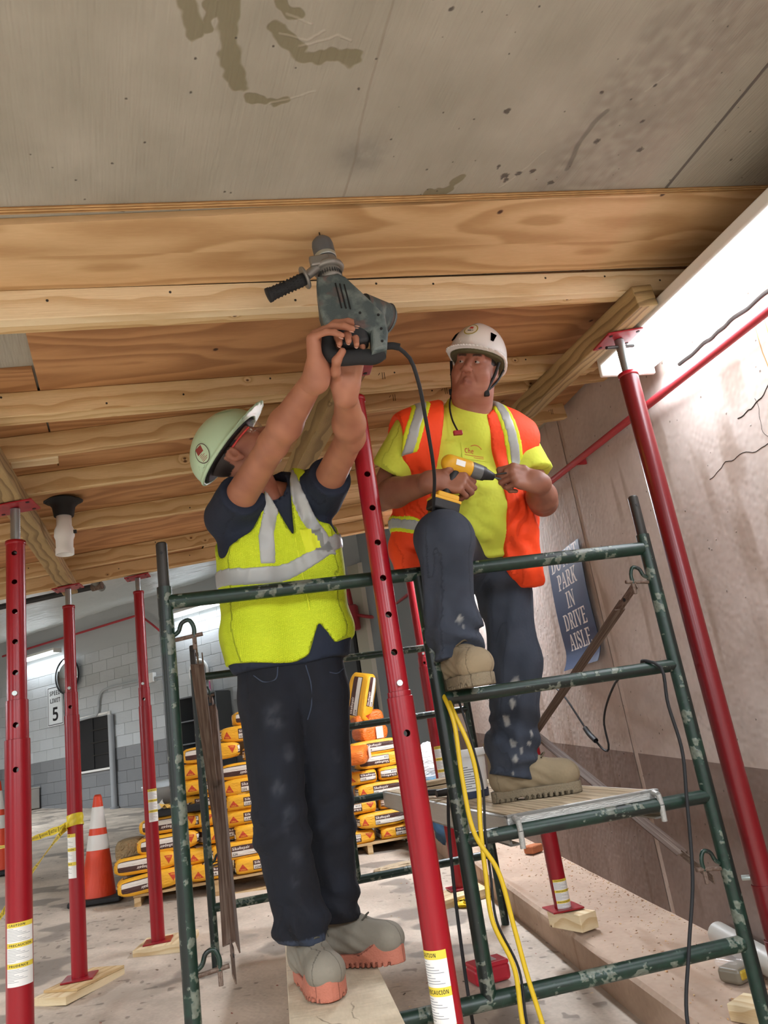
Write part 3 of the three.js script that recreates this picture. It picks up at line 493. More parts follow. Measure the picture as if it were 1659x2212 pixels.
// aluminium hook-on platform
{
  const t = thing('scaffold_platform', 'aluminium hook-on scaffold platform with a worn plywood deck', 'platform', [.905, 1.056, -3.33]), L = 2.12, W = .48;
  const y = 0; const rotY = -.0; 
  for (const s of [-1, 1]) { mesh('side_rail', mg([box(.006, .075, L, s * W / 2, -.032, 0), box(.03, .005, L, s * (W / 2 - .012), -.068, 0), box(.024, .005, L, s * (W / 2 - .01), .004, 0)]), M.alu, t); }
  for (const s of [-1, 1]) { const e = mesh('end_beam', mg([box(W, .045, .006, 0, -.012, s * L / 2), box(W, .006, .03, 0, .008, s * (L / 2 - .01)), box(W, .008, .012, 0, -.02, s * (L / 2 + .004))]), M.alu, t); for (const q of [-1, 1]) { const pr = [[0, 0], [s * .03, .004], [s * .055, -.002], [s * .06, -.03], [s * .056, -.075]]; mesh('hook', mg(pr.slice(1).map((p, i) => rod([q * (W / 2 - .02), pr[i][1], s * L / 2 + pr[i][0] - s * .02], [q * (W / 2 - .02), p[1], s * L / 2 + p[0] - s * .02], .0085, .0085, 8))), M.alu, e); } }
  // deck boards
  const n = 5, bw = (W - .03) / n; for (let k = 0; k < n; k++) mesh('deck_board', triUV(rbox(bw - .003, .012, L - .03 + rr(-.02, .01), .002, -W / 2 + .015 + bw * (k + .5), .004 + rr(0, .0015), 0, 1), 1 / 1.15, 1 / .28, k * .31, 2), M.deck, t);
  for (let k = 0; k < 5; k++) mesh('cross_bar', box(W - .02, .03, .03, 0, -.03, -L / 2 + .25 + k * .4), M.alu, t);
  t.rotation.y = .014;
}
// plank carrying the worker in jeans
{
  const t = thing('wood_plank', 'pale weathered plank laid across the bottom scaffold rails', 'plank', [.165, .653, -3.03]); 
  const L = 3.2, g = triUV(rbox(.27, .036, L, .003, 0, .018, 0, 1), 1 / .6, 1 / 1.2, .3); mesh('board', g, M.plank, t);
  mesh('split_end', triUV(rbox(.06, .02, .03, .004, .105, .016, -L / 2 - .008, 1), 1), M.plank, t);
  t.rotation.order = 'YXZ'; t.rotation.set(.0074, -.02, 0); t.position.y = .655;
}
// ---------- things on the block wall ----------
{ // speed limit sign
  const st = canv(256, 400, (c, w, h) => { c.fillStyle = '#dfe3e4'; c.fillRect(0, 0, w, h); c.strokeStyle = '#1a1c1e'; c.lineWidth = 7; c.strokeRect(12, 12, w - 24, h - 24); c.fillStyle = '#16181a'; c.textAlign = 'center'; c.font = 'bold 62px sans-serif'; c.fillText('SPEED', w / 2, 92); c.fillText('LIMIT', w / 2, 168); c.font = 'bold 190px sans-serif'; c.fillText('5', w / 2, 350); });
  const t = thing('speed_limit_sign', 'white SPEED LIMIT 5 sign on the block wall', 'sign'); onL(t, 7.42, 2.9, .03);
  mesh('plate', rbox(.47, .74, .006, .002), M.white, t); mesh('sign_face', T(new THREE.PlaneGeometry(.465, .735), 0, 0, .0045), std(0xffffff, .5, { map: st }), t);
}
{ const t = thing('convex_mirror', 'round convex traffic mirror in a dark rim on the block wall', 'mirror'); onL(t, 6.96, 3.39, .1);
  const pts = []; for (let k = 0; k <= 10; k++) { const a = k / 10; pts.push([.33 * a, .1 * (1 - a * a)]); } mesh('mirror_face', lathe(pts.reverse(), 40).rotateX(Math.PI / 2), std(0xe2e6e8, .06, { metalness: 1, side: THREE.DoubleSide }), t);
  mesh('rim', new THREE.TorusGeometry(.335, .014, 8, 48), M.rubber, t); mesh('bracket', rod([0, 0, -.1], [0, 0, 0], .03), M.galv, t); mesh('backing', lathe([[0, -.02], [.3, -.02], [.335, .0]], 32).rotateX(Math.PI / 2), std(0x8a8f92, .6, { side: THREE.DoubleSide }), t);
  mesh('stem', rod([0, -.32, -.02], [0, -.72, -.06], .016), M.galv, t); }
{ // service opening with shelves
  const t = thing('wall_niche', 'dark recessed cupboard opening with shelves in the block wall', 'cupboard'); onL(t, 6.36, 2.08, 0);
  mesh('back_panel', box(.86, .94, .01, 0, 0, -.001), M.black, t); const fm = M.enamel; mesh('frame', mg([box(.9, .035, .05, 0, .48, .02), box(.9, .035, .05, 0, -.48, .02), box(.06, 1.0, .05, .45, 0, .02), box(.04, 1.0, .05, -.45, 0, .02)]), fm, t);
  for (const y of [.22, 0, -.22]) mesh('shelf', box(.5, .02, .03, .15, y, .012), M.steelD, t); mesh('door_leaf', box(.4, .88, .012, -.22, 0, .012), std(0x1a1b1d, .5), t); }
{ const t = thing('vertical_pipe', 'grey painted standpipe beside the dark cupboard opening', 'pipe'); onL(t, 5.84, 1.73, .06); mesh('pipe', rod([0, -.83, 0], [0, .78, 0], .05), std(0x9a9da0, .5), t); mesh('flange', rod([0, -.82, 0], [0, -.78, 0], .075), std(0x8a8d90, .5), t); }
{ const t = thing('conduit', 'thin grey conduit running up and along the block wall', 'conduit'); const p = [lw(6.75, 2.53, .05), lw(6.35, 2.545, .05), lw(6.22, 2.56, .05), lw(6.17, 2.66, .05), lw(6.15, 2.8, .05), lw(6.08, 2.93, .05), lw(5.9, 2.98, .05), lw(5.4, 2.985, .05), lw(4.3, 2.96, .05)]; mesh('tube', tube(p, .022, 80, 8), std(0xa4a8aa, .45), t); mesh('junction_box', rbox(.16, .16, .08, .01), M.white, t); t.children[1].position.copy(lw(4.75, 2.98, .05)); t.children[1].quaternion.copy(lq); }
{ const t = thing('sprinkler_pipe', 'thin red sprinkler pipe under the foil along the block wall', 'pipe'); mesh('pipe', tube([lw(9, 4.13, .08), lw(6.8, 4.13, .08), lw(5.1, 4.13, .08)], .022, 30, 8), M.redPipe, t); mesh('drop', tube([lw(5.1, 4.13, .08), lw(4.95, 4.12, .08), lw(4.7, 3.95, .08), lw(4.3, 3.62, .08)], .02, 20, 8), M.redPipe, t); }
{ const t = thing('wall_box', 'small pale block standing at the foot of the block wall', 'box'); onL(t, 8.12, 1.28, .2); mesh('body', rbox(.42, .36, .3, .02), std(0xa9a49c, .7), t); mesh('cap', rbox(.43, .03, .31, .01, 0, .19, 0), std(0xb2ada4, .7), t); }
{ const t = thing('steel_cabinet', 'dark open steel cabinet with shelves behind the bag stack', 'cabinet'); onL(t, 3.4, 1.7, .2); const fm = std(0x5c6063, .5); mesh('back_panel', box(.8, 1.55, .02, 0, 0, -.15), M.black, t); for (const s of [-1, 1]) mesh('side_panel', box(.02, 1.55, .34, s * .41, 0, 0), fm, t); for (const y of [.775, .4, .05, -.3, -.775]) mesh('shelf', box(.8, .02, .32, 0, y, 0), fm, t); }
for (const [s, y, r, h, m, lab, nm] of [[3.55, 2.49, .045, .15, 0xe8e6e0, 'white paper cup on the dark steel cabinet', 'paper_cup'], [3.22, 2.49, .035, .2, 0xe3dde0, 'white can with a pink stripe on the dark steel cabinet', 'spray_can']]) { const t = thing(nm, lab, nm === 'paper_cup' ? 'cup' : 'can'); onL(t, s, y, .2); mesh('body', lathe([[0, 0], [r * .85, 0], [r, h], [r * .9, h + .01], [0, h + .01]], 18), std(m, .5), t); mesh(nm === 'paper_cup' ? 'lid' : 'stripe', nm === 'paper_cup' ? lathe([[0, h + .01], [r * 1.05, h + .01], [r * .95, h + .03], [0, h + .03]], 18) : box(r * .7, h * .8, .004, 0, h * .5, r), nm === 'paper_cup' ? M.rubber : std(0xd6579a, .5), t); }
{ const t = thing('round_vent', 'round grey vent with a white rim on the block wall above the cabinet', 'vent'); onL(t, 3.62, 2.88, .05); mesh('disc', rod([0, 0, -.04], [0, 0, .01], .2, .2, 30), std(0x8b8e8f, .6), t); mesh('rim', new THREE.TorusGeometry(.2, .022, 8, 36), M.white, t); }
{ // metal door, trim and poster board at the corner
  const d = thing('door_1', 'dark grey metal panel door near the corner of the walls', null, [0, 0, 0], null, 'structure'); onL(d, 1.0, 2.2, .04); const pm = std(0x555a5d, .5); for (let k = 0; k < 4; k++) mesh('panel', rbox(.262, 2.9, .04, .004, -.42 + k * .27, .15, 0, 1), pm, d); mesh('closer_bar', rbox(.06, 1.3, .05, .01, .56, .5, .02), M.black, d);
  const tr = thing('trim_1', 'pale beige door trim boards beside the corner', null, [0, 0, 0], null, 'structure'); onL(tr, .24, 2.3, .05); mesh('jamb', rbox(.2, 3.2, .06, .006, -.06, 0, 0, 1), std(0xc8c6b4, .6), tr); mesh('casing', rbox(.12, 3.2, .08, .006, .1, 0, .01, 1), std(0xd9d2c4, .6), tr);
  const p = thing('poster_board', 'dark board with a pale figure leaning on the door trim', 'board'); onL(p, .27, 1.72, .13); mesh('board', rbox(.2, 1.0, .02, .004), std(0x35383a, .5), p); mesh('figure', T(new THREE.PlaneGeometry(.14, .75), 0, -.05, .0112), std(0xffffff, .6, { map: canv(64, 320, (c, w, h) => { c.fillStyle = '#2a2d30'; c.fillRect(0, 0, w, h); c.fillStyle = '#b9bcbc'; c.beginPath(); c.ellipse(32, 60, 12, 16, 0, 0, 7); c.fill(); c.beginPath(); c.moveTo(24, 80); c.lineTo(46, 90); c.lineTo(52, 300); c.lineTo(34, 300); c.lineTo(28, 190); c.fill(); }) }), p);
}
{ const t = thing('fire_bell', 'red cylindrical fire device on the door trim fed by red pipes', 'fire device'); onL(t, .34, 3.2, .2); mesh('body', lathe([[0, -.28], [.085, -.28], [.095, -.26], [.095, .06], [.07, .09], [0, .09]], 24), std(0xc2474e, .45), t); mesh('valve', rod([-.09, .0, 0], [-.2, .0, .02], .03), M.galv, t); mesh('riser', tube([[.0, .08, 0], [-.02, .3, 0], [-.08, .55, -.02], [-.1, .9, -.04]], .035, 20, 10), M.redPipe, t); }
{ const t = thing('sprinkler_main', 'red sprinkler pipe running along the pinkish wall below the light', 'pipe'); const pts = []; for (const z of [3, 1, -1, -3, -5, -7, -9, -10.4]) pts.push([wallX(z) - .055, 2.425 - .0645 * (z + 1.858), z]); mesh('pipe', tube(pts, .0165, 60, 12), M.redPipe, t); for (const z of [-1.2, -3.4, -6]) mesh('bracket', box(.05, .04, .012, wallX(z) - .03, 2.425 - .0645 * (z + 1.858), z), M.redPipe, t); mesh('feed', tube([[wallX(-10.4) - .055, 2.976, -10.4], [1.75, 3.05, -10.75], lw(.42, 3.18, .2)], .025, 16, 10), M.redPipe, t); }
{ const t = thing('black_pipe', 'black pipe hung below the foil ceiling at the far left', 'pipe'); mesh('pipe', rod([-2.2, 2.58, -5.75], [-.95, 2.62, -5.35], .02), M.black, t); const s = mesh('sleeve', rod([-.985, 2.66, -5.16], [-.955, 2.63, -5.46], .028), M.galv, t); mesh('coupling', rod([-1.0, 2.615, -5.37], [-.93, 2.62, -5.345], .026), M.rust, t); }
// blue wall sign on the pinkish wall, its foot curling out
{
  const st = canv(512, 640, (c, w, h) => { c.fillStyle = '#23395c'; c.fillRect(0, 0, w, h); c.fillStyle = '#d5cdc6'; c.textAlign = 'center'; c.font = 'bold 112px serif'; [['DO NOT', 92], ['PARK', 205], ['IN', 318], ['DRIVE', 431], ['AISLE', 544]].forEach(([s, y], i) => { c.save(); c.translate(w / 2, y); c.scale(i === 2 ? 1 : .98, 1.12); c.fillText(s, 0, 0); c.restore(); }); });
  const t = thing('drive_aisle_sign', 'curled blue DO NOT PARK IN DRIVE AISLE sign on the pinkish wall', 'sign', [wallX(-3.92) - .004, 1.87, -3.93]); t.rotation.y = -Math.PI / 2 - .016;
  const n = 24, g = new THREE.PlaneGeometry(.5, .64, 8, n), p = g.attributes.position; for (let i = 0; i < p.count; i++) { const y = p.getY(i), k = Math.max(0, -.2 - y); p.setZ(i, .008 + .01 * Math.cos(y * 6) + k * k * 3 + .006 * Math.sin(p.getX(i) * 8)); } g.computeVertexNormals();
  mesh('sign_face', g, std(0xffffff, .38, { map: st, side: THREE.DoubleSide }), t); const e = g.clone(); e.translate(0, 0, -.003); mesh('backing', e, std(0x33445e, .6, { side: THREE.DoubleSide }), t);
}
// ---------- cones ----------
function cone(label, x, z, s = 1) {
  const t = thing('traffic_cone', label, 'cone', [x, floorY(x, z), z], 'orange traffic cones'); t.scale.setScalar(s); t.rotation.z = -.03; const rr_ = y => mix(.125, .028, y / .7), om = std(0xd8421f, .5, { bumpMap: paintB, bumpScale: .002 }), wm = std(0xd9d6d0, .45);
  mesh('base', triUV(rbox(.35, .035, .35, .012, 0, .018, 0), 2), M.rubber, t); const ring = (n, a, b, o, m) => mesh(n, lathe([[rr_(a) + o, a], [rr_(b) + o, b], [rr_(b) - .004, b], [rr_(a) - .004, a]], 32), m, t);
  ring('cone_body', .03, .7, 0, om); ring('reflective_collar', .34, .44, .0018, wm); ring('reflective_collar', .485, .63, .0018, wm); mesh('tip', lathe([[rr_(.7), .7], [.02, .715], [.014, .70]], 24), om, t); return t;
}
cone('orange traffic cone with two white collars beside the bag pallet', -1.225, -6.36, 1.02);
cone('worn orange traffic cone with torn collars behind the edge shore', -2.45, -8.1, 1.15);
// ---------- pallets and cement bags ----------
function pallet(label, x, z, w, d, turn, y) {
  const t = thing('wood_pallet', label, 'pallet', [x, y, z], 'wooden pallets'); t.rotation.y = turn; let i = 0; const B = (n, ...a) => mesh(n, triUV(rbox(...a.slice(0, 3), .003, ...a.slice(3), 1), 1 / .9, 1 / .25, (i++) * .27), M.pine[2], t);
  for (let k = 0; k < 3; k++) B('bottom_board', w, .018, .1, 0, .009, (k - 1) * (d / 2 - .05)); for (let k = 0; k < 3; k++) B('stringer', .045, .085, d, (k - 1) * (w / 2 - .03), .061, 0); const n = 7; for (let k = 0; k < n; k++) B('deck_board', w, .018, d / n - .03, 0, .112, -d / 2 + d / n * (k + .5)); return t;
}
pallet('wooden pallet under the left stack of yellow bags', -.36, -6.52, 1.15, 1.0, 0, .45);
pallet('wooden pallet under the right stack of yellow bags', .82, -7.25, .9, .95, .03, .425);
const bagA = canv(1024, 512, (c, w, h) => {
  c.fillStyle = '#f0b02a'; c.fillRect(0, 0, w, h); for (let i = 0; i < 90; i++) { c.fillStyle = i % 2 ? 'rgba(214,146,20,.35)' : 'rgba(250,200,70,.4)'; c.fillRect(hash(i, 1) * w, hash(i, 2) * h, 20 + 60 * hash(i, 3), 3); }
  const tri = (x, y, s) => { c.fillStyle = '#c8441f'; c.beginPath(); c.moveTo(x, y - s); c.lineTo(x + s, y + s * .8); c.lineTo(x - s, y + s * .8); c.fill(); c.fillStyle = '#f0b02a'; c.font = 'bold ' + Math.round(s * .5) + 'px sans-serif'; c.textAlign = 'center'; c.fillText('Sika', x, y + s * .62); };
  const lab = (x, y, lw_, lh) => { c.fillStyle = '#4a2a22'; c.fillRect(x, y, lw_, lh); c.fillStyle = '#e6ded2'; c.fillRect(x + 6, y + lh * .48, lw_ - 12, lh * .44); c.fillStyle = '#f0e7dc'; c.textAlign = 'left'; c.font = 'bold ' + Math.round(lh * .34) + 'px sans-serif'; c.fillText('SikaRepair', x + 14, y + lh * .37); c.fillStyle = '#2a201c'; c.font = 'bold ' + Math.round(lh * .3) + 'px sans-serif'; c.fillText('224', x + 14, y + lh * .84); };
  tri(120, 140, 66); lab(300, 60, 560, 150); tri(110, 400, 60); lab(230, 310, 250, 150); lab(560, 330, 400, 100);
});
M.bag = std(0xffffff, .5, { map: bagA, bumpMap: foilB, bumpScale: .006 });
function bagGeo(sd, L = .43, Hh = .118, D = .28) {
  const g = new THREE.BoxGeometry(2, 2, 2, 14, 6, 10), p = g.attributes.position, uv = g.attributes.uv, nrm = g.attributes.normal, idx = g.index;
  for (let i = 0; i < p.count; i++) { const nx = nrm.getX(i), ny = nrm.getY(i), nz = nrm.getZ(i), a = uv.getX(i), b = uv.getY(i);
    if (Math.abs(nz) > .5) uv.setXY(i, a * .88, .52 + b * .46); else if (Math.abs(nx) > .5) uv.setXY(i, .02 + a * .45, .02 + b * .46); else uv.setXY(i, .5 + a * .48, .04 + b * .42);
    let x = p.getX(i), y = p.getY(i), z = p.getZ(i); const e = 3.2, k = Math.pow(Math.abs(x) ** 6 + Math.abs(y) ** e + Math.abs(z) ** 5, -1 / 5.2), m = Math.max(Math.abs(x), Math.abs(y), Math.abs(z)); const f = Math.min(1, k * 1.06);
    const wr = .035 * (fbm(x * 3 + sd * 7 + 20, y * 3 + z * 2 + 20, 0, 0, 3) - .5) * 2, flat = 1 - .18 * Math.pow(Math.abs(x), 4);
    p.setXYZ(i, x * f * L / 2 * (1 + wr * .3), y * f * Hh / 2 * flat * (1 + wr), z * f * D / 2 * (1 + wr * .5)); }
  g.computeVertexNormals(); return g;
}
const LAY = ['bottom', 'second', 'third', 'fourth', 'fifth', 'sixth', 'seventh', 'eighth', 'ninth', 'tenth', 'top'];
const bagG = [bagGeo(1), bagGeo(2), bagGeo(3), bagGeo(4)];
{
  const L = [['L', -.831, .645, -6.0, .12], ['E', -.403, .631, -6.02, 0], ['E', -.104, .627, -6.02, .05], ['L', -.85, .755, -6.06, .04], ['E', -.50, .74, -6.1, .3], ['L', -.186, .735, -6.05, .05], ['L', -.70, .862, -6.1, .1], ['E', -.37, .86, -6.1, .45], ['E', -.10, .842, -6.08, .12], ['L', -.677, .985, -6.15, 0], ['E', -.132, .949, -6.1, 0], ['E', -.123, 1.055, -6.1, 0], ['E', -.437, .98, -6.15, -.2], ['E', -.437, 1.095, -6.2, -.2], ['L', -.08, 1.162, -6.15, .04], ['L', -.085, 1.275, -6.17, 0], ['E', -.446, 1.21, -6.15, .15], ['E', -.439, 1.322, -6.15, .1], ['L', -.347, 1.436, -6.15, .03], ['L', .1, 1.388, -6.19, 0], ['L', -.06, 1.548, -6.2, 0], ['L', .04, 1.66, -6.25, .05], ['L', .2, .64, -6.1, 0], ['L', .2, .752, -6.1, 0]];
  L.forEach(([o, x, y, z, t], i) => { const b = mesh('cement_bag', bagG[i % 4], M.bag); b.position.set(x, y, z - (o === 'L' ? .14 : .215)); b.rotation.set(0, (o === 'L' ? 0 : Math.PI / 2) + t, 0); if (i % 3 === 0) b.rotateOnAxis(V(0, 0, 1), Math.PI); if (i === 0) b.rotateOnAxis(V(0, 0, 1), .06); if (i === 0) b.position.y -= .01; if (o === 'E' && i % 3 !== 0) b.rotateOnAxis(V(0, 1, 0), Math.PI); tag(b, `yellow cement bag in the ${LAY[Math.round((y - .635) / .112)]} layer of the left stack, ${x < -.6 ? 'towards the cone' : x < -.25 ? 'mid row' : 'towards the right stack'}`, 'bag', 'yellow bags on the left pallet'); });
  const R = [['L', 1.0, 1.248, -6.85, 0], ['L', 1.03, 1.13, -6.83, .03], ['E', .84, 1.015, -6.8, 0], ['E', 1.14, 1.01, -6.8, 0], ['L', 1.0, .895, -6.8, 0], ['E', .80, .78, -6.8, 0], ['L', .97, .664, -6.78, .05], ['E', .74, .60, -6.8, .1], ['E', 1.08, .55 + .05, -6.8, 0], ['E', 1.11, .78, -6.85, 0]];
  R[6][2] = .718; R[5][2] = .835; R[9][2] = .835; R[4][2] = .95; R[2][2] = 1.066; R[3][2] = 1.066; R[1][2] = 1.182; R[0][2] = 1.298;
  R.forEach(([o, x, y, z, t], i) => { const b = mesh('cement_bag', bagG[(i + 1) % 4], M.bag); b.position.set(x, y - .005, z - (o === 'L' ? .14 : .215)); b.rotation.set(0, (o === 'L' ? 0 : Math.PI / 2) + t, 0); if (i % 2) b.rotateOnAxis(V(0, 0, 1), Math.PI); else if (o === 'E') b.rotateOnAxis(V(0, 1, 0), Math.PI); tag(b, `yellow cement bag in the ${LAY[Math.round((y - .6) / .116)]} layer of the right stack, ${x < .9 ? 'towards the left stack' : x < 1.05 ? 'mid row' : 'towards the pinkish wall'}`, 'bag', 'yellow bags on the right pallet'); });
  const b = mesh('cement_bag', bagG[2], M.bag); b.position.set(.97, 1.74, -7.1); b.rotation.set(.25, .5, 1.25); tag(b, 'yellow bag standing on end on top of the right-hand stack', 'bag');
  const orange = std(0xe8772a, .45, { bumpMap: foilB, bumpScale: .01 }); [[1.0, 1.42, -7.05, .35], [.8, 1.25, -6.75, 1.2], [1.0, 1.54, -7.12, .1]].forEach(([x, y, z, t], i) => { const o = mesh('orange_bag', bagGeo(7 + i, .27, .13, .22), orange); o.position.set(x, y, z); o.rotation.set(.1, t, .08 * i); tag(o, ['crumpled orange bag on top of the right-hand bag stack', 'orange bag slumped against the left of the right-hand stack', 'orange bag in clear wrap below the upright yellow bag'][i], 'bag'); if (i < 2) { const l = mesh('print_strip', box(.07, .1, .004, .03, 0, .128), std(0xeadfd6, .5), o); } });
}
{ // clutter on the left stack
  const t = thing('plastic_tub', 'clear plastic tub with a pale lid on top of the left bag stack', 'tub', [-.72, 1.125, -6.35]); mesh('tub', lathe([[0, .0], [.14, 0], [.16, .12], [.155, .12], [.136, .006], [0, .006]], 26), std(0x8d8f8c, .3), t); mesh('lid', lathe([[.165, .12], [.168, .14], [.14, .165], [0, .172]], 26), std(0xb7c3c8, .25), t);
  const b = thing('rubbish_tray', 'black tray of torn wrappers in front of the plastic tub', 'tray', [-.63, 1.045, -6.22]); mesh('tray', rbox(.42, .05, .26, .01, 0, .025, 0), M.rubber, b); for (let k = 0; k < 14; k++) { const g = new THREE.PlaneGeometry(.09, .05, 4, 3), p = g.attributes.position; for (let i = 0; i < p.count; i++) p.setZ(i, .03 * (rnd() - .5)); g.computeVertexNormals(); const q = mesh('wrapper', g, std([0xe8e6e0, 0xc23b30, 0xd9b05a, 0x3a3f46][k % 4], .5, { side: THREE.DoubleSide }), b); q.position.set(rr(-.17, .17), rr(.05, .085), rr(-.1, .12)); q.rotation.set(rr(-1.6, -.2), rr(-.8, .8), rr(-1, 1)); }
  const c = thing('kraft_bag', 'torn brown paper bag slumped down the left of the bag stack', 'bag', [-.97, .845, -6.3]); const kb = mesh('paper', bagGeo(12, .2, .16, .22), std(0x9a8460, .85, { bumpMap: foilB, bumpScale: .02 }), c);
  const bx = thing('carton', 'brown carton behind the left bag stack', 'carton', [-.2, 1.5, -6.75]); mesh('body', rbox(.4, .22, .3, .006), std(0x9a7e58, .8), bx); mesh('tape', box(.06, .222, .302), std(0xb29a70, .4), bx);
}
{ // white sack, blue cloth, rope near the right stack
  const t = thing('plastic_sack', 'crumpled white plastic sack behind the platform', 'sack', [1.33, 1.02, -6.3]); const g = new THREE.SphereGeometry(.2, 28, 20), p = g.attributes.position; for (let i = 0; i < p.count; i++) { const x = p.getX(i), y = p.getY(i), z = p.getZ(i), k = 1 + .3 * (fbm(x * 14 + 9, y * 14 + z * 9 + 9, 0, 0, 4) - .5); p.setXYZ(i, x * k * .7, y * k * .85 + .08, z * k * .6); } g.computeVertexNormals(); mesh('sack', g, std(0xdedede, .3, { bumpMap: foilB, bumpScale: .02 }), t);
  const mk = (name, label, pos, sx, sy, sz, col, cat) => { const o = thing(name, label, cat, pos), h = new THREE.SphereGeometry(.1, 22, 14), q = h.attributes.position; for (let i = 0; i < q.count; i++) { const x = q.getX(i), y = q.getY(i), z = q.getZ(i), k = 1 + .5 * (fbm(x * 24 + 3, y * 24 + z * 20 + 3, 0, 0, 3) - .5); q.setXYZ(i, x * k * sx, y * k * sy, z * k * sz); } h.computeVertexNormals(); mesh('cloth', h, std(col, .6), o); return o; };
  mk('blue_sheet', 'bright blue plastic sheet under the white sack', [1.32, .9, -6.22], 1.2, .8, 1, 0x2b9fd0, 'sheet'); mk('blue_rag', 'blue rag draped over the corner of the right bag stack', [1.22, .72, -6.7], .5, 1.1, .8, 0x5fb4dc, 'rag');
  mk('dark_jacket', 'dark blue jacket heaped on the kerb behind the platform', [1.42, .62, -6.2], 1.6, 1.3, 1.2, 0x1a3a52, 'jacket'); mk('blue_glove', 'light blue glove lying on the kerb behind the platform', [1.36, .53, -5.75], .45, .3, .6, 0x4fb6de, 'glove');
  const r = thing('rope_coil', 'loose coil of pale rope on the floor by the right pallet', 'rope', [.98, floorY(.98, -6.1) + .012, -6.1]); const pts = []; for (let k = 0; k < 70; k++) { const a = k * .55, q = .09 + .05 * Math.sin(k * .7); pts.push([Math.cos(a) * q * 1.6, .004 + .012 * hash(k, 3), Math.sin(a) * q]); } mesh('rope', tube(pts, .007, 300, 6), std(0xb7a488, .9), r);
}
// ---------- implicit modelling for the two workers ----------
const add = (a, b, s = 1) => [a[0] + b[0] * s, a[1] + b[1] * s, a[2] + b[2] * s];
const lp = (a, b, t) => [mix(a[0], b[0], t), mix(a[1], b[1], t), mix(a[2], b[2], t)];
const dt = (a, b) => a[0] * b[0] + a[1] * b[1] + a[2] * b[2];
const nz = a => { const l = Math.hypot(...a) || 1; return [a[0] / l, a[1] / l, a[2] / l]; };
const cr = (a, b) => [a[1] * b[2] - a[2] * b[1], a[2] * b[0] - a[0] * b[2], a[0] * b[1] - a[1] * b[0]];
const smin = (a, b, k) => { const h = Math.max(k - Math.abs(a - b), 0) / k; return Math.min(a, b) - h * h * k * .25; };
const cap = (a, b, ra, rb = ra) => { const bx = b[0] - a[0], by = b[1] - a[1], bz = b[2] - a[2], q = 1 / (bx * bx + by * by + bz * bz + 1e-12); return (x, y, z) => { const px = x - a[0], py = y - a[1], pz = z - a[2]; let h = (px * bx + py * by + pz * bz) * q; h = h < 0 ? 0 : h > 1 ? 1 : h; const dx = px - bx * h, dy = py - by * h, dz = pz - bz * h; return Math.sqrt(dx * dx + dy * dy + dz * dz) - (ra + (rb - ra) * h); }; };
const ell = (c, r, F) => (x, y, z) => { let px = x - c[0], py = y - c[1], pz = z - c[2]; if (F) { const a = px * F.x[0] + py * F.x[1] + pz * F.x[2], b = px * F.y[0] + py * F.y[1] + pz * F.y[2], d = px * F.z[0] + py * F.z[1] + pz * F.z[2]; px = a; py = b; pz = d; } const k0 = Math.hypot(px / r[0], py / r[1], pz / r[2]), k1 = Math.hypot(px / (r[0] * r[0]), py / (r[1] * r[1]), pz / (r[2] * r[2])); return k1 < 1e-9 ? -Math.min(...r) : k0 * (k0 - 1) / k1; };
const uni = (k, fs) => (x, y, z) => { let d = fs[0](x, y, z); for (let i = 1; i < fs.length; i++) d = smin(d, fs[i](x, y, z), k); return d; };
const cut = (a, b, k = .006) => (x, y, z) => -smin(-a(x, y, z), b(x, y, z), k);      // a minus b
const both = (a, b, k = .006) => (x, y, z) => -smin(-a(x, y, z), -b(x, y, z), k);
const off = (a, r) => (x, y, z) => a(x, y, z) - r;
const half = (p, n) => (x, y, z) => (x - p[0]) * n[0] + (y - p[1]) * n[1] + (z - p[2]) * n[2];   // negative behind n
const frame = (o, zf, up, s = 1) => { const z = nz(zf), x = nz(cr(up, z)), y = cr(z, x); return { o, x, y, z, s, to: (a) => [0, 1, 2].map(i => o[i] + s * (x[i] * a[0] + y[i] * a[1] + z[i] * a[2])), in: (X, Y, Z) => { const p = [(X - o[0]) / s, (Y - o[1]) / s, (Z - o[2]) / s]; return [dt(p, x), dt(p, y), dt(p, z)]; } }; };
const local = (F, f) => (x, y, z) => { const q = 1 / F.s, a = (x - F.o[0]) * q, b = (y - F.o[1]) * q, c = (z - F.o[2]) * q; return F.s * f(a * F.x[0] + b * F.x[1] + c * F.x[2], a * F.y[0] + b * F.y[1] + c * F.y[2], a * F.z[0] + b * F.z[1] + c * F.z[2]); };
const n3 = (x, y, z) => fbm(x + z * .73 + 50, y + z * .41 + 50, 0, 0, 3) - .5;
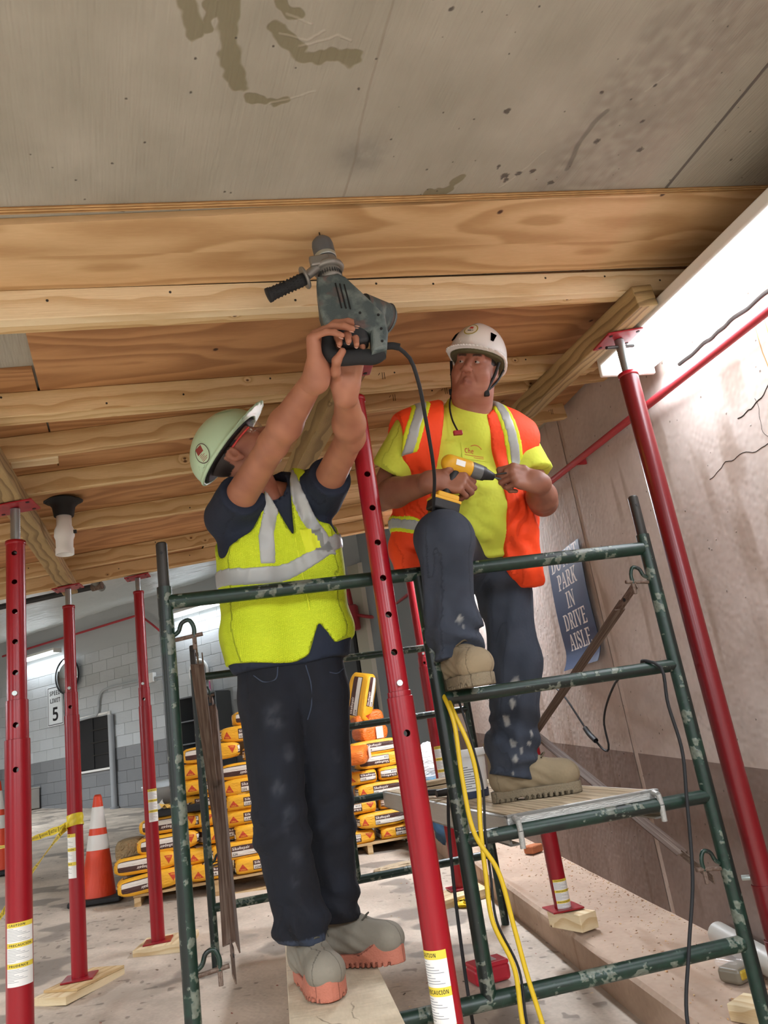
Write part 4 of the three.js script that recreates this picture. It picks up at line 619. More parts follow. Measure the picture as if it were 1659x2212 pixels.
// surface nets with empty-block skipping
function nets(f, lo, hi, h, col) {
  const nx = Math.ceil((hi[0] - lo[0]) / h) + 1, ny = Math.ceil((hi[1] - lo[1]) / h) + 1, nzz = Math.ceil((hi[2] - lo[2]) / h) + 1, F = new Float32Array(nx * ny * nzz), B = 5;
  for (let k = 0; k < nzz; k += B) for (let j = 0; j < ny; j += B) for (let i = 0; i < nx; i += B) {
    const c = f(lo[0] + (i + B / 2) * h, lo[1] + (j + B / 2) * h, lo[2] + (k + B / 2) * h), skip = Math.abs(c) > B * h * 1.35 + .012;
    for (let kk = k; kk < Math.min(nzz, k + B); kk++) for (let jj = j; jj < Math.min(ny, j + B); jj++) for (let ii = i; ii < Math.min(nx, i + B); ii++) F[(kk * ny + jj) * nx + ii] = skip ? c : f(lo[0] + ii * h, lo[1] + jj * h, lo[2] + kk * h);
  }
  const id = new Int32Array(nx * ny * nzz).fill(-1), pos = [], idx = [], o8 = [0, 1, nx, nx + 1, nx * ny, nx * ny + 1, nx * ny + nx, nx * ny + nx + 1];
  const E = [[0, 1], [2, 3], [4, 5], [6, 7], [0, 2], [1, 3], [4, 6], [5, 7], [0, 4], [1, 5], [2, 6], [3, 7]];
  for (let k = 0; k < nzz - 1; k++) for (let j = 0; j < ny - 1; j++) for (let i = 0; i < nx - 1; i++) {
    const b = (k * ny + j) * nx + i; let m = 0; for (let q = 0; q < 8; q++) if (F[b + o8[q]] < 0) m |= 1 << q; if (m === 0 || m === 255) continue;
    let sx = 0, sy = 0, sz = 0, n = 0; for (const [p, q] of E) { const a = F[b + o8[p]], c = F[b + o8[q]]; if ((a < 0) === (c < 0)) continue; const t = a / (a - c); sx += mix(p & 1, q & 1, t); sy += mix((p >> 1) & 1, (q >> 1) & 1, t); sz += mix(p >> 2, q >> 2, t); n++; }
    id[b] = pos.length / 3; pos.push(lo[0] + (i + sx / n) * h, lo[1] + (j + sy / n) * h, lo[2] + (k + sz / n) * h);
  }
  const quad = (a, b, c, d, fl) => { if (a < 0 || b < 0 || c < 0 || d < 0) return; fl ? idx.push(a, b, c, a, c, d) : idx.push(a, c, b, a, d, c); };
  for (let k = 1; k < nzz - 1; k++) for (let j = 1; j < ny - 1; j++) for (let i = 1; i < nx - 1; i++) {
    const b = (k * ny + j) * nx + i, s = F[b] < 0;
    if (s !== F[b + 1] < 0) quad(id[b - nx - nx * ny], id[b - nx * ny], id[b], id[b - nx], s);
    if (s !== F[b + nx] < 0) quad(id[b - 1 - nx * ny], id[b - 1], id[b], id[b - nx * ny], s);
    if (s !== F[b + nx * ny] < 0) quad(id[b - 1 - nx], id[b - nx], id[b], id[b - 1], s);
  }
  const g = new THREE.BufferGeometry(); g.setAttribute('position', new THREE.Float32BufferAttribute(pos, 3)); g.setIndex(idx); g.computeVertexNormals();
  const nv = pos.length / 3, uv = new Float32Array(nv * 2), nn = g.attributes.normal; for (let i = 0; i < nv; i++) { const ax = Math.abs(nn.getX(i)) > Math.abs(nn.getZ(i)); uv[i * 2] = (ax ? pos[i * 3 + 2] : pos[i * 3]) * 4; uv[i * 2 + 1] = pos[i * 3 + 1] * 4; } g.setAttribute('uv', new THREE.BufferAttribute(uv, 2));
  if (col) { const c = new Float32Array(nv * 3), C = new THREE.Color(); for (let i = 0; i < nv; i++) { const q = col(pos[i * 3], pos[i * 3 + 1], pos[i * 3 + 2]); C.setRGB(q[0] / 255, q[1] / 255, q[2] / 255, THREE.SRGBColorSpace); c[i * 3] = C.r; c[i * 3 + 1] = C.g; c[i * 3 + 2] = C.b; } g.setAttribute('color', new THREE.BufferAttribute(c, 3)); }
  return g;
}
const mgc = a => { const g = mergeGeometries(a); return g; };
// hand: wrist, direction of the palm, palm normal, left?, curls per finger [mcp,pip,dip], thumb points
function handF(w, dir, pn, left, curls, thumb, s = 1, spread = 0) {
  dir = nz(dir); pn = nz(add(pn, dir, -dt(pn, dir))); const th = left ? cr(pn, dir) : cr(dir, pn), fs = [], at = (d, t, n) => add(add(add(w, dir, d * s), th, t * s), pn, n * s);
  const len = [[.043, .026, .021], [.047, .030, .022], [.044, .028, .021], [.034, .021, .019]], tx = [.030, .010, -.010, -.029], ty = [.088, .092, .087, .078], R = [.0095, .0098, .0092, .0082];
  const palm = []; for (let i = 0; i < 4; i++) palm.push(cap(at(.01, tx[i] * .6, 0), at(ty[i] - .004, tx[i], -.001), .0155 * s, .0125 * s)); palm.push(cap(at(.015, .022, .006), at(.055, .030, .008), .0145 * s, .012 * s)); palm.push(cap(at(.02, -.02, .006), at(.06, -.027, .006), .0125 * s, .011 * s)); palm.push(cap(at(-.02, 0, 0), at(.02, 0, 0), .0245 * s, .022 * s));
  const pf = uni(.012 * s, palm); const ch = [pf], tips = [];
  for (let i = 0; i < 4; i++) { let p = at(ty[i], tx[i], 0), a = 0; const sp = (1.5 - i) * spread, seg = []; let d0 = nz(add(dir, th, sp)); for (let k = 0; k < 3; k++) { a += curls[i][k]; const d = nz(add([d0[0] * Math.cos(a), d0[1] * Math.cos(a), d0[2] * Math.cos(a)], pn, Math.sin(a))), q = add(p, d, len[i][k] * s); seg.push(cap(p, q, R[i] * s * (1 - .06 * k), R[i] * s * (.94 - .09 * k))); p = q; if (k === 2) tips.push([p, d, i]); } ch.push(uni(.004, seg)); }
  const tb = [at(.022, .026, .004), ...thumb], ts = []; for (let k = 0; k + 1 < tb.length; k++) ts.push(cap(tb[k], tb[k + 1], (.0135 - .0015 * k) * s, (.012 - .0017 * k) * s)); ch.push(uni(.008, ts));
  const f = (x, y, z) => { let d = ch[0](x, y, z); for (let i = 1; i < ch.length; i++) d = smin(d, ch[i](x, y, z), .006 * s); return d; };
  f.at = at; f.th = th; f.dir = dir; f.pn = pn; f.tips = tips; return f;
}
// head in its own frame (x to the person's left when facing +z is -x of viewer; symmetrical apart from expression)
function headF(F, o = {}) {
  const frown = o.frown || 0, jowl = o.jowl || 0, S = [], P = (c, r) => ell(c, r);
  const base = uni(.035, [P([0, .05, -.015], [.074, .088, .095]), P([0, -.012, .03], [.063 + jowl * .4, .08, .06]), P([0, -.07, .028], [.054 + jowl, .045, .052]), P([0, -.1, .062], [.024, .02, .02]), ...[-1, 1].map(s => P([s * .036, -.028, .055], [.028 + jowl * .5, .032, .03]))]);
  const nose = uni(.012, [cap([0, .018, .085], [0, -.022, .112], .0085, .0125), P([0, -.028, .108], [.0165, .012, .013]), ...[-1, 1].map(s => P([s * .0165, -.031, .098], [.0095, .0095, .012]))]);
  const brow = cap([-.042, .034, .076], [.042, .034, .076], .0125, .0125), bags = [-1, 1].map(s => P([s * .032, -.006, .083], [.018, .008, .008]));
  const lips = uni(.006, [cap([-.024, -.066 - frown, .078], [0, -.062, .093], .006, .0078), cap([.024, -.066 - frown, .078], [0, -.062, .093], .006, .0078), cap([-.02, -.074 - frown, .08], [0, -.0745, .0915], .006, .0085), cap([.02, -.074 - frown, .08], [0, -.0745, .0915], .006, .0085)]);
  const mouth = uni(.003, [cap([-.026, -.0695 - frown * 1.15, .084], [0, -.0678, .1005], .0022), cap([.026, -.0695 - frown * 1.15, .084], [0, -.0678, .1005], .0022)]);
  const ears = [-1, 1].map(s => cut(uni(.006, [P([s * .079, .002, -.012], [.011, .031, .02]), P([s * .077, -.024, -.004], [.008, .012, .009])]), P([s * .09, .0, -.008], [.011, .017, .009]), .006));
  const sock = [-1, 1].map(s => P([s * .032, .012, .098], [.0165, .0115, .014])), lid = [-1, 1].map(s => P([s * .031, .0165, .0762], [.0168, .0118, .0148])), nos = [-1, 1].map(s => P([s * .009, -.038, .106], [.0048, .0045, .006]));
  const fold = [-1, 1].map(s => cap([s * .02, -.03, .1], [s * .04, -.075, .078], .0035));
  const f = (x, y, z) => { let d = base(x, y, z); if (d > .06) return d; d = smin(d, brow(x, y, z), .018); for (const q of sock) d = -smin(-d, q(x, y, z), .014); for (const q of lid) d = smin(d, q(x, y, z), .004); for (const q of bags) d = smin(d, q(x, y, z), .01); d = smin(d, nose(x, y, z), .012); for (const q of nos) d = -smin(-d, q(x, y, z), .003); for (const q of fold) d = -smin(-d, q(x, y, z), .007); d = smin(d, lips(x, y, z), .008); d = -smin(-d, mouth(x, y, z), .003); for (const q of ears) d = smin(d, q(x, y, z), .008); return d; };
  return local(F, f);
}
function headCol(F, skin, o = {}) { return (X, Y, Z) => { const [x, y, z] = F.in(X, Y, Z); let c = mixc(skin, [skin[0] * .9, skin[1] * .82, skin[2] * .8], clamp(.5 + n3(x * 40, y * 40, z * 40) * 1.6)); const ax = Math.abs(x);
    if (z > .06) { c = mixc(c, [138, 84, 72], .6 * (1 - sst(.006, .010, Math.abs(y + .068 + (o.frown || 0) * (ax / .026) ** 1.6))) * (1 - sst(.021, .027, ax))); c = mixc(c, [40, 30, 26], .75 * (1 - sst(.003, .0065, Math.abs(y - .036 + (ax - .03) ** 2 * 6))) * sst(.010, .016, ax) * (1 - sst(.042, .05, ax))); c = mixc(c, [150, 88, 70], .35 * (1 - sst(.012, .024, Math.hypot(x, y + .025)))); }
    if (y > .062 && z < .07 || (y > -.02 && z < -.04) || (ax > .06 && y > .02 && z < .03 && z > -.08)) c = mixc(c, [24, 20, 20], .9); return c; }; }
// safety helmet: dome with a short peak, hollow inside
function hatGeo(F, h = .004, r = [.122, .125, .145], peak = .05, full = false) {
  const f = (x, y, z) => { const rim = .034 + (full ? -.04 * sst(.02, -.12, z) : .0); const outer = ell([0, .035, -.008], r)(x, y, z), inner = ell([0, .032, -.008], [r[0] - .006, r[1] - .006, r[2] - .006])(x, y, z);
    const ridge = Math.abs(x) < .03 ? .004 * (1 - Math.abs(x) / .03) * sst(.03, .1, y) : 0; let d = Math.max(outer - ridge, -inner, rim - y);
    const bp = ell([0, rim + .004, .03], [r[0] + .004, .007, r[2] + peak - .03])(x, y, z); const brim = Math.max(bp, -ell([0, .032, -.008], [r[0] - .004, r[1], r[2] - .004])(x, y, z), z < -.1 ? 1 : -1); d = smin(d, brim, .006); const ring = Math.hypot(ell([0, .035, -.008], [r[0], r[1] * 4, r[2]])(x, y, z), y - rim - .004) - .0055; return smin(d, ring, .005); };
  return nets(local(F, f), ...bbox([F.o], .24), h);
}
function bbox(pts, m) { const lo = [1e9, 1e9, 1e9], hi = [-1e9, -1e9, -1e9]; for (const p of pts) for (let i = 0; i < 3; i++) { lo[i] = Math.min(lo[i], p[i] - m); hi[i] = Math.max(hi[i], p[i] + m); } return [lo, hi]; }
// work boot: parts upper, sole, laces. heel point on the ground, forward direction
function boot(par, name, heel, fwd, L, upM, soleM, laceM, pitch = 0, guard = false) {
  const F = frame(heel, add(fwd, [0, 1, 0], pitch), [0, 1, 0]), sc = L / .3, W = .05;
  const shape = (x, z) => { const t = z / .3, w = t < .5 ? mix(.035, .048, sst(0, .5, t)) : .048 + .006 * Math.sin((t - .5) * 6); const e = t < .1 ? Math.sqrt(Math.max(0, 1 - ((.1 - t) / .1) ** 2)) : t > .72 ? Math.sqrt(Math.max(0, 1 - ((t - .72) / .28) ** 2)) : 1; return Math.max(Math.abs(x - .008 * Math.sin(t * 3)) - w * e, -z, z - .3); };
  const up = (x, y, z) => { x /= sc; y /= sc; z /= sc; let d = uni(.03, [cap([0, .07, .05], [.004, .062, .245], .045, .043), cap([0, .07, .06], [0, .19, .055], .046, .052), cap([0, .135, .072], [.003, .078, .195], .045, .040), ell([.004, .062, .25], [.05, .042, .05])])(x, y, z); d -= .0025 * n3(x * 30, y * 30, z * 30) + .0016 * Math.sin((y + z * .6) * 170) * sst(.09, .06, Math.abs(z - .13)); return Math.max(d, y - .195, .03 - y) * sc; };
  const so = (x, y, z) => { x /= sc; y /= sc; z /= sc; let d = Math.max(shape(x * .95, z), y - (.036 + (guard ? .034 * sst(.16, .25, z) : 0)), -y); const tread = (Math.abs(((z * 55) % 1 + 1) % 1 - .5) < .16 && Math.abs(x) > .032 && y < .011) ? .004 : -9; if (z > .085 && z < .115) d = Math.max(d, .009 - y); return Math.max(d, tread) * sc; };
  const b = new THREE.Group(); b.name = name; par.add(b); const bb = bbox([-.075, .075].flatMap(a => [0, .19].flatMap(b => [-.02, .33].map(c => F.to([a, b, c])))), .02);
  const o = par.userData.base; const M2 = (n, g, m, p = b) => { g.translate(-o[0], -o[1], -o[2]); return mesh(n, g, m, p); };
  M2('upper', nets(local(F, up), ...bb, .0042), upM); M2('sole', nets(local(F, so), ...bb, .0042), soleM);
  const lg = []; for (let k = 0; k < 6; k++) { const z = .19 - k * .0165, y = .131 + k * .0112, s = k % 2 ? 1 : -1; lg.push(tube([F.to([-.026 * sc, (y - .008) * sc, z * sc]), F.to([0, (y + .006) * sc, (z - .008 * s + .004) * sc]), F.to([.026 * sc, (y - .008) * sc, (z - .014) * sc])], .0026, 10, 6)); } lg.push(tube([F.to([.01 * sc, .165 * sc, .11 * sc]), F.to([.04 * sc, .15 * sc, .14 * sc]), F.to([.05 * sc, .12 * sc, .15 * sc])], .0022, 12, 6)); M2('laces', mg(lg), laceM); return b;
}
const weaveB = tex(128, 128, (u, v) => .5 + .25 * Math.sin(u * 64 * 6.283) * Math.sin(v * 64 * 6.283) + .3 * (vn(u * 40, v * 40, 40, 40) - .5), false);
const meshB = tex(256, 256, (u, v) => { const a = (u * 44) % 1, b = (v * 44 + (Math.floor(u * 44) % 2) * .5) % 1; return Math.hypot(a - .5, b - .5) < .28 ? .05 : .85; }, false);
M.navy = std(0x182234, .85, { bumpMap: weaveB, bumpScale: .0012 }); M.lime = std(0xc6d81e, .75, { bumpMap: meshB, bumpScale: .0012 }); M.limeT = std(0xd8e42a, .7); M.silver = std(0xa9adab, .45, { metalness: .1 }); M.orange = std(0xff4a14, .7, { bumpMap: weaveB, bumpScale: .0012 }); M.shirtY = std(0xd3de4c, .85, { bumpMap: weaveB, bumpScale: .0015 });
M.skin = new THREE.MeshPhysicalMaterial({ color: 0xffffff, vertexColors: true, roughness: .55, sheen: .15 }); M.denim = std(0xffffff, .9, { vertexColors: true, bumpMap: weaveB, bumpScale: .0012 });
M.nail = std(0xc79a86, .4);
// ---------- worker in jeans and lime vest, drilling overhead ----------
{
  const J = { ankR: [.085, .80, -2.50], ankL: [.185, .81, -2.63], kneR: [.046, 1.117, -2.44], kneL: [.198, 1.111, -2.55], hipR: [.055, 1.475, -2.475], hipL: [.208, 1.478, -2.51], pel: [.130, 1.54, -2.485], waist: [.131, 1.68, -2.455], chest: [.130, 1.955, -2.39], neck: [.113, 2.122, -2.31], shR: [-.012, 2.072, -2.32], shL: [.282, 2.112, -2.335], elR: [.122, 2.145, -1.97], wrR: [.233, 2.207, -1.69], elL: [.345, 2.162, -2.0], wrL: [.306, 2.186, -1.745] };
  const t = thing('person', 'worker in dark jeans, lime vest and pale green hard hat drilling overhead', 'person', [.13, .69, -2.5]), base = [.13, .69, -2.5]; t.userData.base = base;
  const put = (n, g, m, p = t) => { g.translate(-base[0], -base[1], -base[2]); return mesh(n, g, m, p); };
  const s = nz([.99, .05, -.08]), sk = [176, 120, 92];
  const T0 = (r) => uni(.05, [...[-1, 1].flatMap(q => [cap(add(J.chest, s, q * .085), add(J.waist, s, q * .082), .102 + r, .098 + r), cap(add(J.waist, s, q * .082), add(J.pel, s, q * .072), .098 + r, .1 + r)]), cap(lp(J.neck, J.shR, .62), lp(J.neck, J.shL, .62), .062 + r), cap(add(J.chest, [0, .05, -.02]), J.neck, .1 + r, .058 + r)]);
  const HF = frame([.033, 2.238, -2.25], [.64, .70, .30], [-.74, .67, .05], .95);
  // body: arms, neck, head, hands (fine) over a hidden core (coarse)
  const arm = (sh, el, wr) => { const m = lp(el, wr, .3); return uni(.02, [cap(sh, el, .052, .040), cap(el, m, .041, .044), cap(m, wr, .044, .027)]); };
  const aR = arm(J.shR, J.elR, J.wrR), aL = arm(J.shL, J.elL, J.wrL), headf = headF(HF), neckf = cap(lp(J.neck, HF.o, .82), add(J.neck, [0, -.06, -.01]), .056, .06);
  const hR = handF(J.wrR, [.06, .90, .42], [.86, -.22, .40], false, [[1.15, .3, .2], [1.15, .35, .25], [1.2, .4, .3], [1.25, .4, .3]], [[.283, 2.266, -1.712], [.309, 2.295, -1.72], [.325, 2.315, -1.72]], 1.08);
  const hL = handF(J.wrL, [.10, .80, .55], [0, -.50, .86], true, [[.55, 1.0, .6], [.5, 1.05, .65], [.5, 1.05, .65], [.55, 1.0, .6]], [[.276, 2.204, -1.682], [.278, 2.216, -1.648], [.293, 2.232, -1.632]], 1.04);
  const skc = (x, y, z) => mixc(sk, [158, 104, 80], clamp(.5 + n3(x * 22, y * 22, z * 22) * 1.8)), hc = headCol(HF, [170, 114, 90]);
  const limb = (a, h, sh, el, wr) => { const f = (x, y, z) => smin(a(x, y, z), h(x, y, z), .028), e = nz(add(wr, el, -1)), hand = (x, y, z) => Math.max(f(x, y, z), -half(add(wr, e, -.045), e)(x, y, z)), fore = (x, y, z) => Math.max(f(x, y, z), half(add(wr, e, -.04), e)(x, y, z)); return [nets(fore, ...bbox([sh, el, wr], .075), .0055, skc), nets(hand, ...bbox([add(wr, e, -.05), add(wr, h.dir, .12)], .085), .003, skc)]; };
  const geos = [nets(uni(.02, [headf, neckf]), ...bbox([HF.o, J.neck], .16), .004, hc), ...limb(aR, hR, J.shR, J.elR, J.wrR), ...limb(aL, hL, J.shL, J.elL, J.wrL),
    nets(uni(.04, [T0(-.02), cap(J.hipR, J.kneR, .07, .05), cap(J.kneR, J.ankR, .05, .026), cap(J.hipL, J.kneL, .07, .05), cap(J.kneL, J.ankL, .05, .026)]), ...bbox([J.ankR, J.ankL, J.shR, J.shL], .14), .016, skc)];
  const bodyM = put('body', mgc(geos), M.skin);
  const ng = new THREE.SphereGeometry(.006, 10, 8).scale(.9, 1.15, .35);
  // shirt
  const fold = (x, y, z) => .010 * n3(x * 9, y * 5 + x * 3, z * 7) + .004 * Math.sin((y * 1.1 + x * .5 + n3(x * 6, y * 6, z * 6) * .4) * 60) * sst(2.0, 1.7, y);
  const slv = (sh, el, q) => { const d = nz(add(el, sh, -1)); return both(cap(add(sh, d, -.03), lp(sh, el, .62), .074, .066), half(add(sh, d, q), d), .01); };
  const shirt = (x, y, z) => { let d = uni(.035, [T0(.009), slv(J.shR, J.elR, .115), slv(J.shL, J.elL, .12)])(x, y, z) - .6 * fold(x, y, z); d = Math.max(d, 1.585 + .12 * Math.max(0, x - .17) - y); return -smin(-d, cap(add(J.neck, [.0, .005, .02]), HF.o, .064, .08)(x, y, z), .012); };
  const tb = bbox([J.shR, J.shL, J.pel], .17); put('t_shirt', nets(shirt, ...tb, .0085), M.navy);
  // vest
  const vz = -2.47, ip = (P, y) => { for (let i = 0; i + 1 < P.length; i++) if (y <= P[i][1] && y >= P[i + 1][1]) return mix(P[i][0], P[i + 1][0], (P[i][1] - y) / (P[i][1] - P[i + 1][1])); return y > P[0][1] ? P[0][0] : P[P.length - 1][0]; };
  const vfold = (x, y, z) => .011 * n3(x * 8 + 3, y * 3, z * 7) + .0045 * Math.sin((x * 1.3 + .35 * y + .3 * n3(x * 5, y * 5, 1)) * 75) * sst(1.75, 2.05, y) + .004 * Math.sin((y + .4 * x) * 42) * sst(1.82, 1.7, y);
  const tv = T0(.020), hemY = x => x < .14 ? mix(1.615, 1.592, clamp((x + .06) / .15)) : mix(1.592, 1.655, clamp((x - .14) / .19));
  const vest0 = (e) => (x, y, z) => { let d = tv(x, y, z) - vfold(x, y, z) - e; d = Math.max(d, hemY(x) - y); if (z > vz) { const w = y > 1.965 ? .5 * (y - 1.965) : -.03; const c = ip([[.128, 2.14], [.175, 1.967]], y); d = -smin(-d, Math.abs(x - c) - w * .55, .006); const wl = y < 1.70 ? (1.70 - y) * .55 : -.03; d = -smin(-d, Math.abs(x - .222 - (1.70 - y) * .12) - wl, .006); }
    for (const [sh, el] of [[J.shR, J.elR], [J.shL, J.elL]]) { const dd = nz(add(el, sh, -1)), out = sh === J.shR ? -1 : 1; const ax = cap(add(add(sh, s, out * .02), [0, -.015, .0]), add(add(sh, dd, .22), s, out * .05), .098, .1)(x, y, z); d = -smin(-d, ax, .01); const a2 = cap(add(add(sh, s, out * .075), [0, -.04, 0]), add(add(sh, s, out * .06), [0, -.1, .01]), .06, .05)(x, y, z); d = -smin(-d, a2, .012); }
    return -smin(-d, cap(add(J.neck, [0, .02, .015]), HF.o, .074, .085)(x, y, z), .012); };
  const v0 = vest0(0); const vestM = put('mesh_vest', nets(v0, ...tb, .0075), M.lime);
  const ve = vest0(.0035), strip = (name, reg, m) => put(name, nets((x, y, z) => Math.max(ve(x, y, z), reg(x, y, z)), ...tb, .0065), m, vestM);
  const lineR = (P, w, y0, y1) => (x, y, z) => Math.max(Math.abs(x - ip(P, y)) - w, y0 - y, y - y1, vz - z);
  strip('reflective_stripe', lineR([[.138, 2.2], [.112, 2.05], [.089, 1.976], [.082, 1.8]], .024, 1.885, 2.2), M.silver);
  strip('reflective_stripe', lineR([[.165, 2.2], [.19, 2.1], [.221, 2.022], [.262, 1.943], [.285, 1.88]], .026, 1.90, 2.2), M.silver);
  strip('reflective_belt', (x, y, z) => Math.abs(y - (1.852 + .75 * Math.pow(Math.abs(x - .07), 1.9) * (x > .07 ? 1.9 : 1.3))) - .026, M.silver);
  strip('chest_pocket', (x, y, z) => Math.max(Math.abs(x - (.222 + (2.0 - y) * .2)) - .038, Math.abs(y - 1.945) - .04, vz - z), M.limeT);
  put('zipper', tube([[.176, 1.96, -2.272], [.186, 1.85, -2.268], [.197, 1.74, -2.27], [.205, 1.66, -2.275]].map(p => { let z = -2.1; while (v0(p[0], p[1], z) > 0 && z > -2.5) z -= .002; return [p[0], p[1], z + .001]; }), .0026, 20, 6), M.limeT, vestM);
  // jeans
  const dust = (x, y, z) => { let c = mixc([11, 14, 23], [18, 23, 34], clamp(.5 + n3(x * 16, y * 10, z * 16) * 2)); const sp = [[.06, 1.44, .05], [.05, 1.24, .03], [.075, 1.165, .028], [.07, 1.13, .03], [.07, .985, .022], [.235, 1.3, .025], [.09, 1.33, .03], [.08, 1.05, .03]]; for (const [a, b, r] of sp) { const d = Math.hypot(x - a, (y - b) * .8); if (z > -2.52) c = mixc(c, [96, 98, 100], .42 * (1 - sst(r * .3, r, d)) * clamp(.55 + n3(x * 60, y * 60, z * 60) * 2.2)); } if (y < .832 && x < .14) c = mixc(c, [70, 80, 98], .6); return c; };
  const jw = (x, y, z) => .010 * n3(x * 8, y * 9, z * 8) + .007 * Math.sin((y + .35 * x + .15 * n3(x * 7, y * 4, z * 7)) * 88) * sst(1.0, .84, y) + .005 * Math.sin((y - .5 * x) * 75) * (1 - sst(.03, .12, Math.abs(y - 1.13)));
  const jeans = (x, y, z) => { const R = uni(.03, [cap(J.hipR, J.kneR, .096, .076), cap(J.kneR, [.075, .86, -2.47], .076, .074), cap([.075, .86, -2.47], add(J.ankR, [0, -.01, .02]), .078, .074)]), L = uni(.03, [cap(J.hipL, J.kneL, .096, .074), cap(J.kneL, [.19, .88, -2.6], .074, .068), cap([.19, .88, -2.6], add(J.ankL, [0, -.01, .01]), .07, .07)]); let d = smin(R(x, y, z), L(x, y, z), .012); d = smin(d, uni(.05, [-1, 1].map(q => cap(add(J.pel, s, q * .07), add(J.waist, s, q * .07), .103, .092)))(x, y, z), .04); d -= jw(x, y, z); return Math.max(d, y - 1.625, (x > .135 ? .822 : .812) + .10 * (x > .135 ? .19 - x : .08 - x) - y); };
  const jm = put('jeans', nets(jeans, [-.12, .72, -2.76], [.40, 1.68, -2.24], .0085, dust), M.denim);
  put('belt', nets((x, y, z) => Math.max(uni(.05, [-1, 1].map(q => cap(add(J.pel, s, q * .07), add(J.waist, s, q * .07), .108, .098)))(x, y, z), Math.abs(y - 1.607 - .03 * (x - .1)) - .016), [-.1, 1.55, -2.66], [.36, 1.67, -2.28], .006), M.rubber, jm);
  const seam = (pts, r = .0016) => put('seam', tube(pts.map(p => { let z = -2.2; while (jeans(p[0], p[1], z) > 0 && z > -2.7) z -= .002; return [p[0], p[1], z + .0005]; }), r, 24, 5), std(0x3c4658, .9), jm);
  seam([[.01, 1.57], [.04, 1.545], [.075, 1.55], [.085, 1.585]], .002); seam([[.17, 1.58], [.18, 1.52], [.175, 1.46], [.16, 1.42]], .002); seam([[.24, 1.55], [.265, 1.545], [.29, 1.56]], .002);
  // boots
  const up1 = std(0x857e70, .9, { bumpMap: weaveB, bumpScale: .002 }), sl1 = std(0xb8705a, .75, { bumpMap: paintB, bumpScale: .002 }), lc = std(0x4c4a40, .9);
  const b1 = boot(t, 'boot', [.070, .691, -2.60], [.2, 0, .98], .305, up1, sl1, lc, 0, true), b2 = boot(t, 'boot', [.11, .691, -2.695], [.86, 0, .51], .305, up1, sl1, lc, 0, true); for (const b of [b1, b2]) b.children[1].userData.label = 'dusty pink rubber sole';
  // hard hat, glasses
  const hat = put('hard_hat', hatGeo(HF, .004, [.118, .118, .14], .05), std(0xb9d6b4, .38)); const lin = put('hat_liner', nets(local(HF, (x, y, z) => Math.max(ell([0, .04, -.006], [.108, .105, .128])(x, y, z), .028 - y, y - .062)), ...bbox([HF.o], .2), .005), M.black, hat);
  const stick = (p, r, draw, n = 'sticker') => { const d = nz(add(p, [0, .035, -.008], -1)), q = nz(cr([0, 1, .2], d)), u = cr(d, q); const g = new THREE.CircleGeometry(r, 24), a = g.attributes.position; for (let i = 0; i < a.count; i++) { const X = a.getX(i), Y = a.getY(i); let w = add(add([0, .035, -.008], d, .2), q, X); w = add(w, u, Y * 1.2); const dir = nz(add(w, [0, .035, -.008], -1)); let k = .05; while (ell([0, .035, -.008], [.118, .118, .14])(dir[0] * k, .035 + dir[1] * k, -.008 + dir[2] * k) < .0015) k += .0008; const f = HF.to([dir[0] * k, .035 + dir[1] * k, -.008 + dir[2] * k]); a.setXYZ(i, f[0], f[1], f[2]); } g.computeVertexNormals(); return put(n, g, std(0xffffff, .5, { map: canv(128, 128, draw), side: THREE.DoubleSide }), hat); };
  stick([-.09, .075, -.06], .05, (c) => { c.fillStyle = '#b9d0b0'; c.fillRect(0, 0, 128, 128); c.strokeStyle = '#3a2a26'; c.lineWidth = 5; c.beginPath(); c.arc(64, 64, 58, 0, 7); c.stroke(); c.fillStyle = '#8d3a34'; c.fillRect(26, 16, 60, 44); c.fillStyle = '#9c6a5c'; for (let i = 0; i < 5; i++) c.fillRect(34, 66 + i * 9, 30 + (i * 17) % 26, 4); });
  stick([-.03, .12, .09], .045, (c) => { c.fillStyle = '#b9d6b4'; c.fillRect(0, 0, 128, 128); c.fillStyle = '#2e3a30'; c.font = 'bold 30px sans-serif'; c.textAlign = 'center'; c.fillText('Tu', 64, 78); c.font = 'bold 15px sans-serif'; 'BUILDING'.split('').forEach((q, i) => { c.save(); c.translate(64, 70); c.rotate((i - 3.5) * .34); c.fillText(q, 0, -34); c.restore(); }); }, 'lettering');
  const gl = put('safety_glasses', mg([tube([[-.078, .016, .0], [-.074, .016, .05], [-.062, .014, .088]].map(p => HF.to(p)), .0035, 12, 6), tube([[.078, .016, .0], [.074, .016, .05], [.062, .014, .088]].map(p => HF.to(p)), .0035, 12, 6)]), std(0xd84a44, .4)); 
  put('lens', nets(local(HF, (x, y, z) => Math.max(Math.abs(ell([0, .01, .03], [.075, .06, .09])(x, y, z)) - .0022, Math.abs(y - .01) - .02, .075 - z)), ...bbox([HF.o], .16), .003), new THREE.MeshPhysicalMaterial({ color: 0xffffff, transmission: 1, roughness: .03, thickness: 0 }), gl);
  for (const q of [-1, 1]) { const e = put('eye', T(new THREE.SphereGeometry(.0118, 14, 10), ...HF.to([q * .031, .0125, .0782])), std(0xd8d2cc, .3)); }
  for (const [hf] of [[hR], [hL]]) for (const [p, d, i] of hf.tips) { const nn = nz(add(hf.pn, d, -dt(hf.pn, d))); const g = ng.clone(); g.applyQuaternion(new THREE.Quaternion().setFromRotationMatrix(new THREE.Matrix4().makeBasis(V(...cr(d, nn)), V(...d), V(...nn)))); const c = add(add(p, d, .0), nn, -.0068); T(g, ...c); put('fingernail', g, M.nail, bodyM); }
  delete t.userData.base;
}
